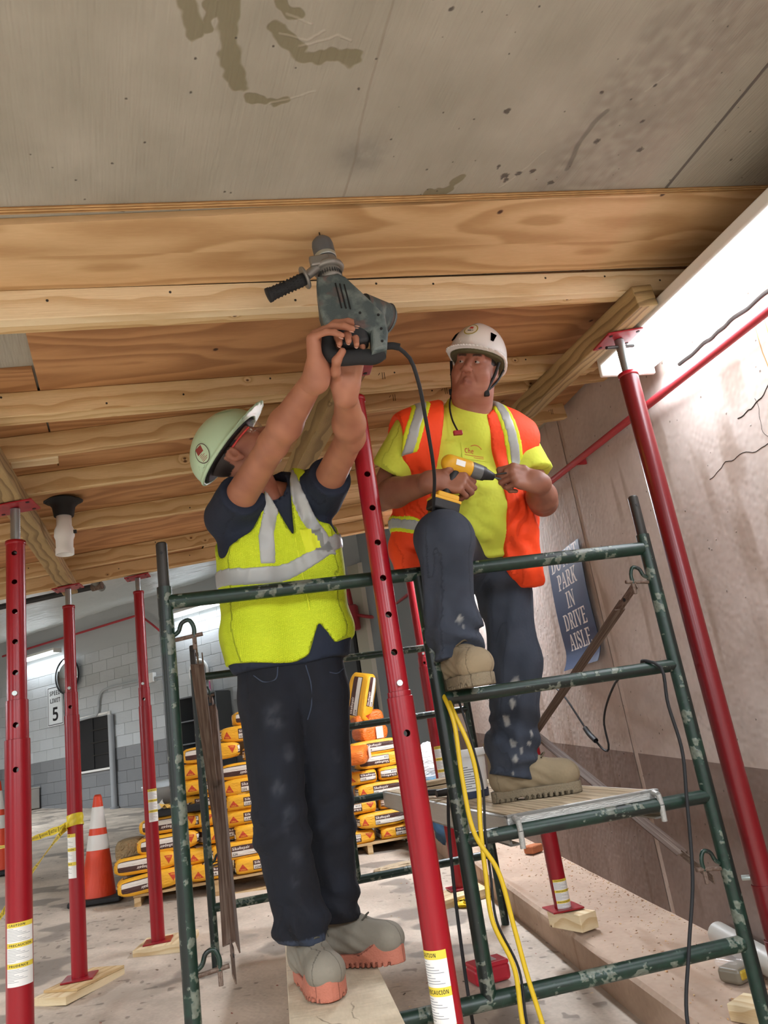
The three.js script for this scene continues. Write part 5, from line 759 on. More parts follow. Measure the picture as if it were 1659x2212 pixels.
// ---------- worker in orange vest with one boot on the rung ----------
{
  const J = { ankL: [.838, 1.17, -2.645], kneL: [.902, 1.513, -2.57], hipL: [.905, 1.85, -2.54], hipR: [.745, 1.875, -2.52], kneR: [.596, 1.862, -2.11], ankR: [.603, 1.53, -2.215], pel: [.825, 1.88, -2.53], waist: [.818, 1.99, -2.49], chest: [.795, 2.19, -2.385], neck: [.805, 2.325, -2.30], shR: [.600, 2.262, -2.315], shL: [.985, 2.245, -2.375], elR: [.487, 2.105, -2.40], wrR: [.600, 2.044, -2.11], elL: [1.025, 2.01, -2.33], wrL: [.925, 2.012, -2.115] };
  const base = [.84, 1.067, -2.62], t = thing('person', 'stout worker in orange vest and white helmet holding a yellow drill and a bit', 'person', base); t.userData.base = base;
  const put = (n, g, m, p = t) => { g.translate(-base[0], -base[1], -base[2]); return mesh(n, g, m, p); };
  const s = nz([.97, -.02, -.16]), sk = [148, 98, 76];
  const T0 = r => uni(.06, [...[-1, 1].flatMap(q => [cap(add(J.chest, s, q * .095), add(add(J.waist, s, q * .085), [0, 0, .02]), .108 + r, .115 + r), cap(add(J.waist, s, q * .085), add(J.pel, s, q * .078), .112 + r, .105 + r)]), cap(lp(J.neck, J.shR, .66), lp(J.neck, J.shL, .66), .068 + r), cap(add(J.chest, [0, .05, -.02]), J.neck, .11 + r, .066 + r), ell([.80, 2.04, -2.385], [.135 + r, .125 + r, .12 + r])]);
  const HF = frame([.832, 2.452, -2.205], [-.54, -.08, .83], [.30, .94, .18], .85);
  const arm = (sh, el, wr) => { const m = lp(el, wr, .3); return uni(.02, [cap(sh, el, .055, .045), cap(el, m, .046, .048), cap(m, wr, .048, .03)]); };
  const aR = arm(J.shR, J.elR, J.wrR), aL = arm(J.shL, J.elL, J.wrL), fr = .009, headf = headF(HF, { frown: fr, jowl: .012 }), neckf = uni(.03, [cap(HF.to([0, -.05, -.02]), add(J.neck, [0, -.05, -.01]), .066, .072), ell(HF.to([0, -.105, .02]), [.062, .04, .05])]);
  const hR = handF(J.wrR, [.93, -.22, .28], [.22, -.35, -.85], false, [[.9, 1.1, .7], [1.0, 1.2, .8], [1.0, 1.2, .8], [1.05, 1.2, .8]], [[.645, 2.070, -2.085], [.672, 2.082, -2.09], [.692, 2.078, -2.105]], 1.0);
  const hL = handF(J.wrL, [-.93, .28, .22], [-.25, -.15, -.95], true, [[.9, 1.25, .6], [1.1, 1.4, .9], [1.15, 1.4, .9], [1.2, 1.4, .9]], [[.885, 2.055, -2.105], [.852, 2.062, -2.10], [.828, 2.052, -2.105]], 1.0);
  const skc = (x, y, z) => mixc(sk, [128, 80, 62], clamp(.5 + n3(x * 22, y * 22, z * 22) * 1.8)), hc = headCol(HF, [164, 110, 88], { frown: fr });
  const limb = (a, h, sh, el, wr) => { const f = (x, y, z) => smin(a(x, y, z), h(x, y, z), .028), e = nz(add(wr, el, -1)), hand = (x, y, z) => Math.max(f(x, y, z), -half(add(wr, e, -.045), e)(x, y, z)), fore = (x, y, z) => Math.max(f(x, y, z), half(add(wr, e, -.04), e)(x, y, z)); return [nets(fore, ...bbox([sh, el, wr], .075), .0055, skc), nets(hand, ...bbox([add(wr, e, -.05), add(wr, h.dir, .12)], .085), .003, skc)]; };
  const geos = [nets(uni(.025, [headf, neckf]), ...bbox([HF.o, J.neck], .17), .0034, hc), ...limb(aR, hR, J.shR, J.elR, J.wrR), ...limb(aL, hL, J.shL, J.elL, J.wrL),
    nets(uni(.04, [T0(-.025), cap(J.hipR, J.kneR, .07, .05), cap(J.kneR, J.ankR, .05, .04), cap(J.hipL, J.kneL, .07, .05), cap(J.kneL, J.ankL, .05, .04)]), ...bbox([J.ankR, J.ankL, J.shR, J.shL, J.kneR], .14), .016, skc)];
  const bodyM = put('body', mgc(geos), M.skin);
  for (const q of [-1, 1]) { put('eye', T(new THREE.SphereGeometry(.0100, 18, 12), ...HF.to([q * .031, .0105, .0788])), std(0xa89a92, .35)); put('iris', T(new THREE.SphereGeometry(.0056, 14, 10), ...HF.to([q * .031 - .002, .0098, .0842])), std(0x1e1410, .2)); }
  // t-shirt
  const fold = (x, y, z) => .010 * n3(x * 8, y * 6 + x * 2, z * 6) + .0055 * Math.sin((y * 1.2 + x * .9 + n3(x * 5, y * 5, z * 5) * .5) * 52) * sst(2.2, 2.05, y) * sst(.6, .72, x);
  const slv = (sh, el, q, d0) => { const d = nz(add(el, sh, -1)); return both(cap(add(sh, d, -.03), add(sh, d, .2), .078, .083), half(add(sh, d, q), d), .01); };
  const tv0 = T0(.010), sR = slv(J.shR, J.elR, .125), sL = slv(J.shL, J.elL, .14);
  const colr = cap(add(J.neck, [0, -.05, 0]), add(J.neck, [.008, .040, .022]), .082, .070);
  const shirt = (x, y, z) => { let d = smin(smin(smin(tv0(x, y, z), colr(x, y, z), .03), sR(x, y, z), .03), sL(x, y, z), .03) - .65 * fold(x, y, z); d = Math.max(d, 1.86 + .22 * Math.max(0, .82 - x) - y); return -smin(-d, cap(add(J.neck, [.0, .085, .035]), HF.to([0, -.02, 0]), .055, .085)(x, y, z), .008); };
  const tb = bbox([J.shR, J.shL, J.pel], .19); const shM = put('t_shirt', nets(shirt, ...tb, .008), M.shirtY);
  { // chest print
    const g = new THREE.PlaneGeometry(.1, .05, 14, 7), p = g.attributes.position; for (let i = 0; i < p.count; i++) { const X = .795 + p.getX(i) * .93, Y = 2.185 + p.getY(i) - p.getX(i) * .12; let z = -2.1; while (shirt(X, Y, z) > .0015 && z > -2.5) z -= .001; p.setXYZ(i, X, Y, z); } g.computeVertexNormals();
    put('chest_print', g, std(0xffffff, .85, { map: canv(256, 128, (c, w, h) => { c.fillStyle = '#d3de4c'; c.fillRect(0, 0, w, h); c.strokeStyle = '#c2603a'; c.lineWidth = 5; c.beginPath(); c.moveTo(90, 26); c.quadraticCurveTo(150, 4, 200, 40); c.stroke(); c.fillStyle = '#c2603a'; c.font = 'bold 50px sans-serif'; c.fillText('Che', 30, 78); c.fillRect(30, 90, 190, 5); c.fillRect(120, 104, 100, 5); }) }), shM); }
  // vest with flapping tails
  const ip = (P, y) => { for (let i = 0; i + 1 < P.length; i++) if (y <= P[i][1] && y >= P[i + 1][1]) return mix(P[i][0], P[i + 1][0], (P[i][1] - y) / (P[i][1] - P[i + 1][1])); return y > P[0][1] ? P[0][0] : P[P.length - 1][0]; };
  const tails = uni(.05, [T0(.022), cap([.64, 2.12, -2.43], [.565, 1.90, -2.43], .105, .072), cap([.93, 2.1, -2.44], [.955, 1.84, -2.45], .095, .06), cap([.95, 1.86, -2.46], [.985, 1.77, -2.45], .05, .028), cap(lp(J.neck, J.shR, .55), J.shR, .088, .092), cap(lp(J.neck, J.shL, .55), J.shL, .088, .092), cap(J.shR, add(J.chest, s, -.13), .09, .1), cap(J.shL, add(J.chest, s, .12), .09, .1)]);
  const vfold = (x, y, z) => .012 * n3(x * 9 + 5, y * 4, z * 8) + .006 * Math.sin((x * 1.6 + .3 * y + .5 * n3(x * 4, y * 4, 2)) * 60) * sst(2.25, 1.95, y);
  const oL = [[.715, 2.36], [.672, 2.196], [.632, 2.042], [.60, 1.958], [.60, 1.7]], oR = [[.838, 2.36], [.845, 2.3], [.872, 2.1], [.872, 1.958], [.885, 1.82], [.93, 1.74]];
  const vest0 = e => (x, y, z) => { let d = tails(x, y, z) - vfold(x, y, z) - e; d = Math.max(d, (x < .75 ? mix(1.845, 1.86, clamp((x - .5) / .2)) : 1.735 + .5 * Math.max(0, .94 - x)) - y);
    if (z > -2.52) { const a = ip(oL, y) - x, b = x - ip(oR, y); d = -smin(-d, Math.max(a, b), .008); }
    for (const [sh, el, q] of [[J.shR, J.elR, -1], [J.shL, J.elL, 1]]) { d = -smin(-d, cap(add(sh, s, q * .112), add(add(el, [0, -.02, 0]), s, q * .075), .094, .088)(x, y, z), .012); }
    return -smin(-d, cap(add(J.neck, [0, .02, .01]), HF.to([0, -.02, 0]), .082, .095)(x, y, z), .012); };
  const v0 = vest0(0), vestM = put('orange_vest', nets(v0, ...bbox([J.shR, J.shL, [.53, 1.85, -2.4], [1.0, 1.74, -2.4]], .16), .0078), M.orange);
  const strip = (name, reg, m, e) => { const ve = vest0(e); return put(name, nets((x, y, z) => Math.max(ve(x, y, z), reg(x, y, z)), ...bbox([J.shR, J.shL, [.53, 1.9, -2.4]], .16), .0062), m, vestM); };
  const lineR = (P, w, y0, y1) => (x, y, z) => Math.max(Math.abs(x - ip(P, y)) - w, y0 - y, y - y1, -2.47 - z);
  const sl = [[.645, 2.40], [.635, 2.35], [.595, 2.267], [.56, 2.18]], sr = [[.908, 2.36], [.916, 2.31], [.932, 2.229], [.944, 2.1]];
  strip('lime_border', lineR(sl, .032, 2.19, 2.45), M.limeT, .0025); strip('reflective_stripe', lineR(sl, .019, 2.19, 2.45), M.silver, .005);
  strip('lime_border', lineR(sr, .032, 2.08, 2.45), M.limeT, .0025); strip('reflective_stripe', lineR(sr, .019, 2.08, 2.45), M.silver, .005);
  const bl = (w) => (x, y, z) => Math.max(Math.abs(y - (2.035 - .55 * (x - .47))) - w, x - .66); strip('lime_border', bl(.03), M.limeT, .0025); strip('reflective_belt', bl(.018), M.silver, .005);
  // trousers
  const blot = [[.87, 1.43, .035], [.85, 1.38, .018], [.825, 1.33, .02], [.83, 1.255, .016], [.9, 1.27, .012], [.83, 1.2, .014], [.855, 1.225, .012], [.6, 1.62, .012], [.61, 1.6, .01], [.885, 1.245, .010], [.82, 1.16, .012]];
  const dust = (x, y, z) => { let c = mixc([38, 44, 55], [54, 60, 72], clamp(.5 + n3(x * 14, y * 9, z * 14) * 2)); for (const [a, b, r] of blot) { const d = Math.hypot((x - a) * 1.3, (y - b) * .8) + .02 * n3(x * 50, y * 50, z * 50); c = mixc(c, [150, 148, 142], .85 * (1 - sst(r * .55, r * .8, d))); } return c; };
  const jw = (x, y, z) => .010 * n3(x * 7, y * 7, z * 7) + .008 * Math.sin((y + .4 * x + .2 * n3(x * 6, y * 5, z * 6)) * 70) * (x > .75 ? sst(1.42, 1.25, y) : sst(1.66, 1.58, y)) + .005 * Math.sin((x * 1.1 - y * .6 + z) * 50) * sst(1.95, 1.7, y);
  const legL = uni(.03, [cap(J.hipL, J.kneL, .100, .084), cap(J.kneL, [.86, 1.25, -2.63], .084, .082), cap([.86, 1.25, -2.63], add(J.ankL, [0, -.02, .0]), .084, .078)]), legR = uni(.03, [cap(J.hipR, J.kneR, .104, .084), cap(J.kneR, lp(J.kneR, J.ankR, .7), .083, .074), cap(lp(J.kneR, J.ankR, .7), add(J.ankR, [0, -.01, .0]), .075, .074)]), pelf = uni(.05, [-1, 1].map(q => cap(add(J.pel, s, q * .076), add(J.waist, s, q * .07), .106, .10)));
  const trou = (x, y, z) => { let d = smin(smin(legL(x, y, z), legR(x, y, z), .02), pelf(x, y, z), .04) - jw(x, y, z); return Math.max(d, y - 1.94 + (x < .7 ? -9 : 0), x > .72 ? 1.135 + .3 * Math.max(-.05, .86 - x) - y : (y < 1.7 ? 1.52 - y : -9)); };
  const tr = put('trousers', nets(trou, [.46, 1.08, -2.78], [1.05, 2.0, -1.98], .0085, dust), M.denim);
  put('belt', nets((x, y, z) => Math.max(off(pelf, .004)(x, y, z), Math.abs(y - 1.905) - .02), [.6, 1.86, -2.7], [1.02, 1.95, -2.34], .007), M.rubber, tr);
  // boots
  const up2 = std(0x8a7a60, .92, { bumpMap: weaveB, bumpScale: .002 }), sl2 = std(0x7d705a, .85, { bumpMap: paintB, bumpScale: .003 }), lc = std(0x5a4c38, .9);
  boot(t, 'boot', [.765, 1.068, -2.685], [.91, 0, .40], .305, up2, sl2, lc); boot(t, 'boot', [.597, 1.438, -2.325], [.06, 0, 1], .29, up2, sl2, lc, -.04);
  // helmet with chin straps
  const HH = frame(HF.to([0, .019, -.004]), HF.z, HF.y, HF.s);
  const hat = put('helmet', hatGeo(HH, .0036, [.112, .132, .138], .022, true), std(0xe9eaea, .25)); put('helmet_liner', nets(local(HH, (x, y, z) => Math.max(ell([0, .035, -.006], [.1055, .11, .13])(x, y, z), .022 - y + .03 * sst(.0, -.1, z) * -1, y - .058)), ...bbox([HF.o], .2), .005), std(0x565034, .8), hat);
  const vent = (x, y, z, a) => { const c = HH.to([x, y, z]), d = nz(add(c, HH.to([0, .03, 0]), -1)), q = nz(cr(d, HF.y)), u = cr(q, d); const sh = new THREE.Shape(); sh.moveTo(-.011, .014); sh.lineTo(.011, .014); sh.lineTo(.006, -.02); sh.lineTo(-.004, -.02); sh.closePath(); const g = new THREE.ExtrudeGeometry(sh, { depth: .004, bevelEnabled: false }); g.rotateZ(a); g.applyMatrix4(new THREE.Matrix4().makeBasis(V(...q), V(...u), V(...d))); T(g, ...c); put('vent', g, std(0x6b6f70, .5), hat); };
  const onHat = (th, ph) => { const d = [Math.sin(th) * Math.cos(ph), Math.sin(ph), Math.cos(th) * Math.cos(ph)]; let k = .05; while (ell([0, .035, -.008], [.112, .132, .138])(d[0] * k, .035 + d[1] * k, -.008 + d[2] * k) < -.001) k += .001; return [d[0] * k, .035 + d[1] * k, -.008 + d[2] * k]; };
  vent(...onHat(.75, .5), .3); vent(...onHat(-.75, .5), -.3);
  { const g = new THREE.CircleGeometry(.028, 24), a = g.attributes.position; for (let i = 0; i < a.count; i++) { const p = onHat(-.05 + a.getX(i) * 9, .62 + a.getY(i) * 9); const w = HH.to([p[0] * 1.04, .035 + (p[1] - .035) * 1.04, -.008 + (p[2] + .008) * 1.04]); a.setXYZ(i, w[0], w[1], w[2]); } g.computeVertexNormals(); put('sticker', g, std(0xffffff, .4, { side: THREE.DoubleSide, map: canv(128, 128, c => { c.fillStyle = '#ece9dc'; c.fillRect(0, 0, 128, 128); c.strokeStyle = '#a89a3a'; c.lineWidth = 9; c.beginPath(); c.arc(64, 64, 56, 0, 7); c.stroke(); c.fillStyle = '#c0392f'; c.fillRect(44, 34, 38, 30); c.fillStyle = '#333'; c.fillRect(40, 76, 46, 10); }) }), hat); }
  for (const q of [-1, 1]) { const st = put('chin_strap', tube([[q * .098, .03, .02], [q * .088, -.02, .02], [q * .074, -.07, .03], [q * .07, -.10, .035]].map(p => HF.to(p)), .005, 20, 8), M.black); put('strap', tube([[q * .1, .02, -.05], [q * .09, -.04, -.01], [q * .074, -.08, .025]].map(p => HF.to(p)), .004, 16, 8), M.black, st); put('buckle', T(rbox(.018, .02, .012, .003), ...HF.to([q * .071, -.098, .036])), M.rubber, st); }
  const bl2 = put('strap_end', tube([HF.to([-.07, -.1, .035]), add(HF.to([-.075, -.16, .04]), [0, 0, .02]), [.72, 2.28, -2.20], [.725, 2.235, -2.185]], .003, 24, 6), M.black); put('red_clip', T(rbox(.03, .016, .012, .003), .725, 2.225, -2.184), std(0xa02028, .4), bl2);
  delete t.userData.base;
  // ---------- things in his hands ----------
  const d = thing('cordless_drill', 'yellow and black cordless drill in the right hand of the worker in orange', 'drill', [.668, 2.036, -2.098]); d.rotation.order = 'ZYX'; d.rotation.set(.05, .2, -.32);
  const yel = std(0xd9a21c, .45), blk = std(0x1c1c1d, .55), gry = std(0x6a6d6e, .4, { metalness: .5 });
  mesh('motor_housing', T(new THREE.CapsuleGeometry(.027, .06, 6, 18).rotateZ(Math.PI / 2), -.005, .045, 0), yel, d); mesh('gear_case', rod([.035, .045, 0], [.07, .045, 0], .026, .024), gry, d); mesh('clutch_ring', rod([.066, .045, 0], [.082, .045, 0], .024, .022), blk, d); mesh('chuck', rod([.082, .045, 0], [.115, .045, 0], .02, .011), blk, d); mesh('bit', rod([.115, .045, 0], [.15, .045, 0], .003, .003, 8), gry, d);
  mesh('grip', mg([T(new THREE.CapsuleGeometry(.0155, .07, 5, 14).rotateZ(-.22), -.022, -.015, 0)]), blk, d); mesh('trigger', rbox(.016, .026, .014, .004, .002, .008, 0), blk, d); const bt = mesh('battery', rbox(.085, .038, .062, .006, -.032, -.092, 0), blk, d); mesh('battery_band', rbox(.087, .01, .064, .003, -.032, -.078, 0), yel, bt); mesh('foot', rbox(.07, .02, .055, .006, -.03, -.066, 0), yel, d); mesh('rating_plate', box(.03, .018, .001, -.01, .045, .0272), M.white, d);
  const bit = thing('drill_bit', 'slim dark drill bit pinched in the left hand of the worker in orange', 'drill bit', [.815, 2.046, -2.10]); mesh('shank', rod([.012, 0, 0], [-.02, -.002, 0], .0028, .0028, 8), M.steelD, bit); mesh('tip', rod([-.02, -.002, 0], [-.035, -.002, .002], .002, .0005, 8), M.steelD, bit);
  const pc = thing('tool_pouch', 'black and yellow tool pouch on the belt above the raised knee', 'pouch', [.69, 1.985, -2.335]); mesh('pouch', triUV(rbox(.1, .1, .05, .014), 6), std(0x1b1b1c, .8), pc); mesh('flap', rbox(.1, .035, .054, .008, .012, .035, .004), yel, pc); mesh('strap', rbox(.02, .11, .056, .004, -.02, 0, .002), std(0xc98a1a, .6), pc); mesh('metal_hook', tube([[-.03, .05, .03], [-.035, .09, .035], [-.01, .1, .035], [0, .06, .034]], .004, 16, 6), gry, pc); pc.rotation.set(-.2, .2, -.25);
}
// ---------- hammer drill in the raised hands ----------
{
  const t = thing('hammer_drill', 'dusty grey hammer drill with side handle held against the plywood', 'drill', [.296, 2.457, -1.662]); t.rotation.order = 'YXZ'; t.rotation.set(-.02, -.1, .085); t.scale.setScalar(.98);
  const body = std(0xffffff, .6, { map: tex(192, 192, (u, v) => { const n = fbm(u * 7, v * 7, 7, 7, 5); return mixc(mixc([70, 82, 82], [110, 120, 116], clamp((n - .42) * 3.2)), [120, 74, 66], .45 * sst(.56, .7, fbm(u * 4 + 2, v * 4 + 7, 4, 4, 3))); }), bumpMap: paintB, bumpScale: .001 }), dk = std(0x2a2c2e, .65), al = std(0x8e8c86, .5, { metalness: .6 }), rub = std(0x1e2022, .8);
  const ext = (pts, d, z, m, n, bev = .008, hole) => { const s = new THREE.Shape(pts.map(p => new THREE.Vector2(...p))); if (hole) s.holes.push(new THREE.Path(hole.map(p => new THREE.Vector2(...p)))); const g = new THREE.ExtrudeGeometry(s, { depth: d - 2 * bev, bevelEnabled: true, bevelThickness: bev, bevelSize: bev, bevelOffset: -bev, bevelSegments: 3, curveSegments: 6 }); return mesh(n, triUV(T(g, 0, 0, z - d / 2 + bev), 6), m, t); };
  ext([[-.038, -.006], [.018, -.006], [.034, -.02], [.075, -.09], [.108, -.15], [.104, -.2], [.09, -.245], [.05, -.25], [.06, -.19], [.03, -.168], [-.02, -.165], [-.05, -.16], [-.052, -.10], [-.044, -.03]], .066, 0, body, 'gear_housing', .01);
  mesh('vent_slot', mg([0, 1, 2].map(k => { const g = rbox(.0035, .075, .004, .001, .004 + k * .0105, -.075 - k * .004, .0335, 1); return g; })), M.black, t);
  for (const [x, y] of [[.046, -.135], [.09, -.15], [.088, -.19], [.082, -.225]]) mesh('screw', rod([x, y, .03], [x, y, .0345], .0035, .0035, 10), M.black, t);
  mesh('motor', mg([rod([.062, -.085, -.03], [.128, -.10, -.075], .042, .042, 28), rod([.128, -.10, -.075], [.137, -.102, -.081], .044, .036, 28)]), body, t);
  mesh('trigger_recess', rbox(.07, .05, .05, .01, .02, -.185, 0), dk, t);
  const hp = tube([[-.045, -.172, 0], [-.05, -.205, 0], [-.035, -.228, 0], [.02, -.238, 0], [.06, -.245, 0], [.078, -.235, 0]], .0205, 40, 14); mesh('rear_grip', mg([hp, T(new THREE.SphereGeometry(.0205, 14, 10), -.045, -.172, 0)]), rub, t);
  mesh('collar', lathe([[0, -.012], [.03, -.012], [.031, .004], [.028, .006], [.028, .012], [.031, .014], [.03, .05], [.026, .055], [.026, .062], [.024, .064], [0, .064]], 28), al, t); mesh('knurled_ring', mg(Array.from({ length: 28 }, (_, k) => { const a = k / 28 * 6.283; return box(.002, .012, .003, Math.cos(a) * .0305, .008, Math.sin(a) * .0305); })), dk, t);
  mesh('chuck', lathe([[0, .06], [.0275, .06], [.0285, .066], [.0285, .104], [.026, .116], [.017, .126], [.010, .131], [0, .131]], 28), std(0x5a5e60, .6, { map: M.galv.map }), t); mesh('chuck_ring', lathe([[.0278, .062], [.0292, .064], [.0292, .072], [.0278, .074]], 28), M.zinc, t); mesh('bit', rod([0, .128, 0], [.0, .147, 0], .0022, .0016, 8), M.steelD, t);
  const cl = mesh('side_handle_clamp', mg([T(new THREE.TorusGeometry(.033, .009, 8, 28).rotateX(Math.PI / 2), 0, .03, 0), rod([-.03, .03, .015], [-.062, .006, .02], .013, .012, 12), T(rbox(.05, .03, .02, .006), -.022, .04, .026)]), al, t);
  mesh('guard_disc', T(lathe([[0, 0], [.028, .003], [.03, 0], [.028, -.005], [0, -.003]], 24).rotateZ(Math.PI / 2 + .28), -.068, .002, .02), al, t);
  const hb = []; for (let k = 0; k <= 10; k++) hb.push([k === 0 ? .0165 : .0155 + .001 * Math.sin(k * .9), k * .0105]); const hg = lathe([[0, -.004], [.019, -.002], [.019, .006], ...hb.slice(1), [0, .106]], 22); hg.applyQuaternion(new THREE.Quaternion().setFromUnitVectors(V(0, 1, 0), V(.95, .29, 0).normalize())); mesh('side_handle', T(hg, -.168, -.031, .02), rub, t);
  const kn = []; for (let i = 0; i < 9; i++) for (let k = 0; k < 14; k++) { const a = (k + (i % 2) * .5) / 14 * 6.283, g = new THREE.OctahedronGeometry(.0024); const q = new THREE.Quaternion().setFromUnitVectors(V(0, 1, 0), V(.95, .29, 0).normalize()); const v = V(Math.cos(a) * .0163, .012 + i * .0098, Math.sin(a) * .0163).applyQuaternion(q); T(g, v.x - .168, v.y - .031, v.z + .02); kn.push(g); } mesh('grip_knurl', mg(kn), rub, t);
  mesh('cord_guard', tube([[.094, -.222, 0], [.112, -.225, 0], [.128, -.232, 0]], .0095, 12, 10), rub, t);
  const c = thing('power_cable', 'black power cord hanging from the hammer drill across the orange vest', 'cord', [.436, 2.243, -1.648]); mesh('cord', tube([[0, 0, 0], [.03, -.02, -.02], [.05, -.07, -.05], [.075, -.14, -.13], [.10, -.215, -.22], [.118, -.25, -.30], [.135, -.29, -.42], [.15, -.36, -.53], [.17, -.6, -.66], [.15, -.9, -.7], [.1, -1.2, -.75], [.1, -1.9, -.8], [.2, -2.0, -1.0]], .0052, 120, 8), M.rubber, c);
}
// ---------- cords, bucket and site clutter ----------
{
  const yel = std(0xc9a91e, .5), t = thing('extension_cord', 'doubled yellow extension cord hanging beside the middle scaffold post', 'cord', [.55, 1.44, -2.2]), L = p => p.map(q => [q[0] - .55, q[1] - 1.44, q[2] + 2.2]);
  mesh('strand', tube(L([[.54, 1.36, -2.30], [.545, 1.435, -2.262], [.549, 1.40, -2.214], [.556, 1.344, -2.2], [.553, 1.193, -2.2], [.561, 1.046, -2.2], [.608, .944, -2.2], [.625, .804, -2.2], [.638, .68, -2.2], [.655, .567, -2.2], [.67, .35, -2.18], [.72, .19, -2.1], [.9, .175, -1.9]]), .0066, 120, 10), yel, t);
  mesh('strand', tube(L([[.56, 1.35, -2.30], [.56, 1.425, -2.262], [.565, 1.371, -2.216], [.59, 1.264, -2.2], [.596, 1.163, -2.205], [.583, 1.068, -2.205], [.574, .938, -2.205], [.571, .825, -2.205], [.606, .708, -2.2], [.603, .578, -2.2], [.61, .36, -2.18], [.66, .19, -2.1], [.8, .178, -1.8]]), .0066, 120, 10), yel, t);
  const b = thing('power_cable', 'thin black cord running down beside the yellow extension cord', 'cord', [.6, 1.2, -2.2]); mesh('cord', tube([[.585, 1.39, -2.29], [.588, 1.43, -2.262], [.594, 1.36, -2.222], [.604, 1.25, -2.21], [.610, 1.15, -2.212], [.597, 1.05, -2.215], [.590, .93, -2.215], [.585, .82, -2.215], [.621, .70, -2.21], [.617, .575, -2.21], [.63, .36, -2.2], [.7, .185, -2.12], [1.0, .172, -1.9]].map(q => [q[0] - .6, q[1] - 1.2, q[2] + 2.2]), .0036, 110, 8), M.rubber, b);
  const c = thing('power_cable', 'black cord looping off the pinkish wall and over the middle rung', 'cord', [1.2, 1.44, -2.22]); const Q = p => p.map(q => [q[0] - 1.2, q[1] - 1.44, q[2] + 2.22]);
  mesh('cord', tube(Q([[1.70, 1.75, -5.2], [1.67, 1.522, -4.329], [1.666, 1.423, -4.088], [1.662, 1.218, -3.848], [1.658, 1.12, -3.68], [1.655, 1.135, -3.63], [1.655, 1.255, -3.62], [1.62, 1.412, -3.35], [1.5, 1.437, -2.9], [1.25, 1.425, -2.35], [1.203, 1.441, -2.25], [1.232, 1.415, -2.212], [1.227, 1.304, -2.212], [1.235, 1.167, -2.212], [1.213, 1.039, -2.212], [1.169, .821, -2.212], [1.109, .655, -2.212], [1.05, .486, -2.2], [1.05, .3, -2.15], [1.1, .16, -2.0]]), .0052, 200, 8), M.rubber, c);
  mesh('plug', tube(Q([[1.660, 1.235, -3.87], [1.658, 1.205, -3.83], [1.657, 1.17, -3.765]]), .0135, 10, 8), M.black, c);
}
{
  const t = thing('plastic_bucket', 'small white labelled tub standing behind the boot on the platform', 'tub', [.79, 1.069, -3.05]); mesh('tub', lathe([[0, 0], [.068, 0], [.078, .15], [.084, .15], [.084, .175], [.074, .175], [.07, .16], [0, .155]], 28), M.white, t);
  mesh('label', new THREE.CylinderGeometry(.0775, .0715, .1, 24, 1, true, -1.6, 2.4).translate(0, .075, 0), std(0xffffff, .5, { map: canv(256, 128, (c, w, h) => { c.fillStyle = '#e4e4e2'; c.fillRect(0, 0, w, h); c.fillStyle = '#23406e'; c.fillRect(0, 60, 70, 68); c.fillStyle = '#b03038'; c.fillRect(0, 40, 70, 22); c.fillStyle = '#777'; for (let i = 0; i < 10; i++) c.fillRect(90, 14 + i * 11, 60 + (i * 31) % 80, 4); }), side: THREE.DoubleSide }), t); mesh('base_band', lathe([[.069, .0], [.0705, .0], [.0715, .03], [.069, .03]], 28), std(0x1f2c48, .5), t);
  const w = thing('wood_offcut', 'grey board offcut lying across the far end of the platform', 'wood offcut', [.80, 1.069, -3.75]); mesh('board', triUV(rbox(.22, .02, .13, .003, 0, .036, 0, 1), 1 / .9, 1 / .25, .2), M.deck, w); mesh('board', triUV(rbox(.2, .02, .12, .003, -.03, .012, .03, 1), 1 / .9, 1 / .25, .6), M.deck, w); w.rotation.y = .2;
  const h = thing('claw_hammer', 'dark claw hammer lying on the platform beside the post', 'hammer', [.735, 1.075, -3.3]); mesh('handle', tube([[-.06, .012, -.16], [0, .012, 0], [.03, .012, .08]], .013, 16, 10), M.rubber, h); mesh('head', mg([rod([-.045, .016, .09], [.04, .016, .075], .014, .016, 14), rod([.04, .016, .075], [.1, .012, .055], .011, .006, 10)]), M.steelD, h);
}
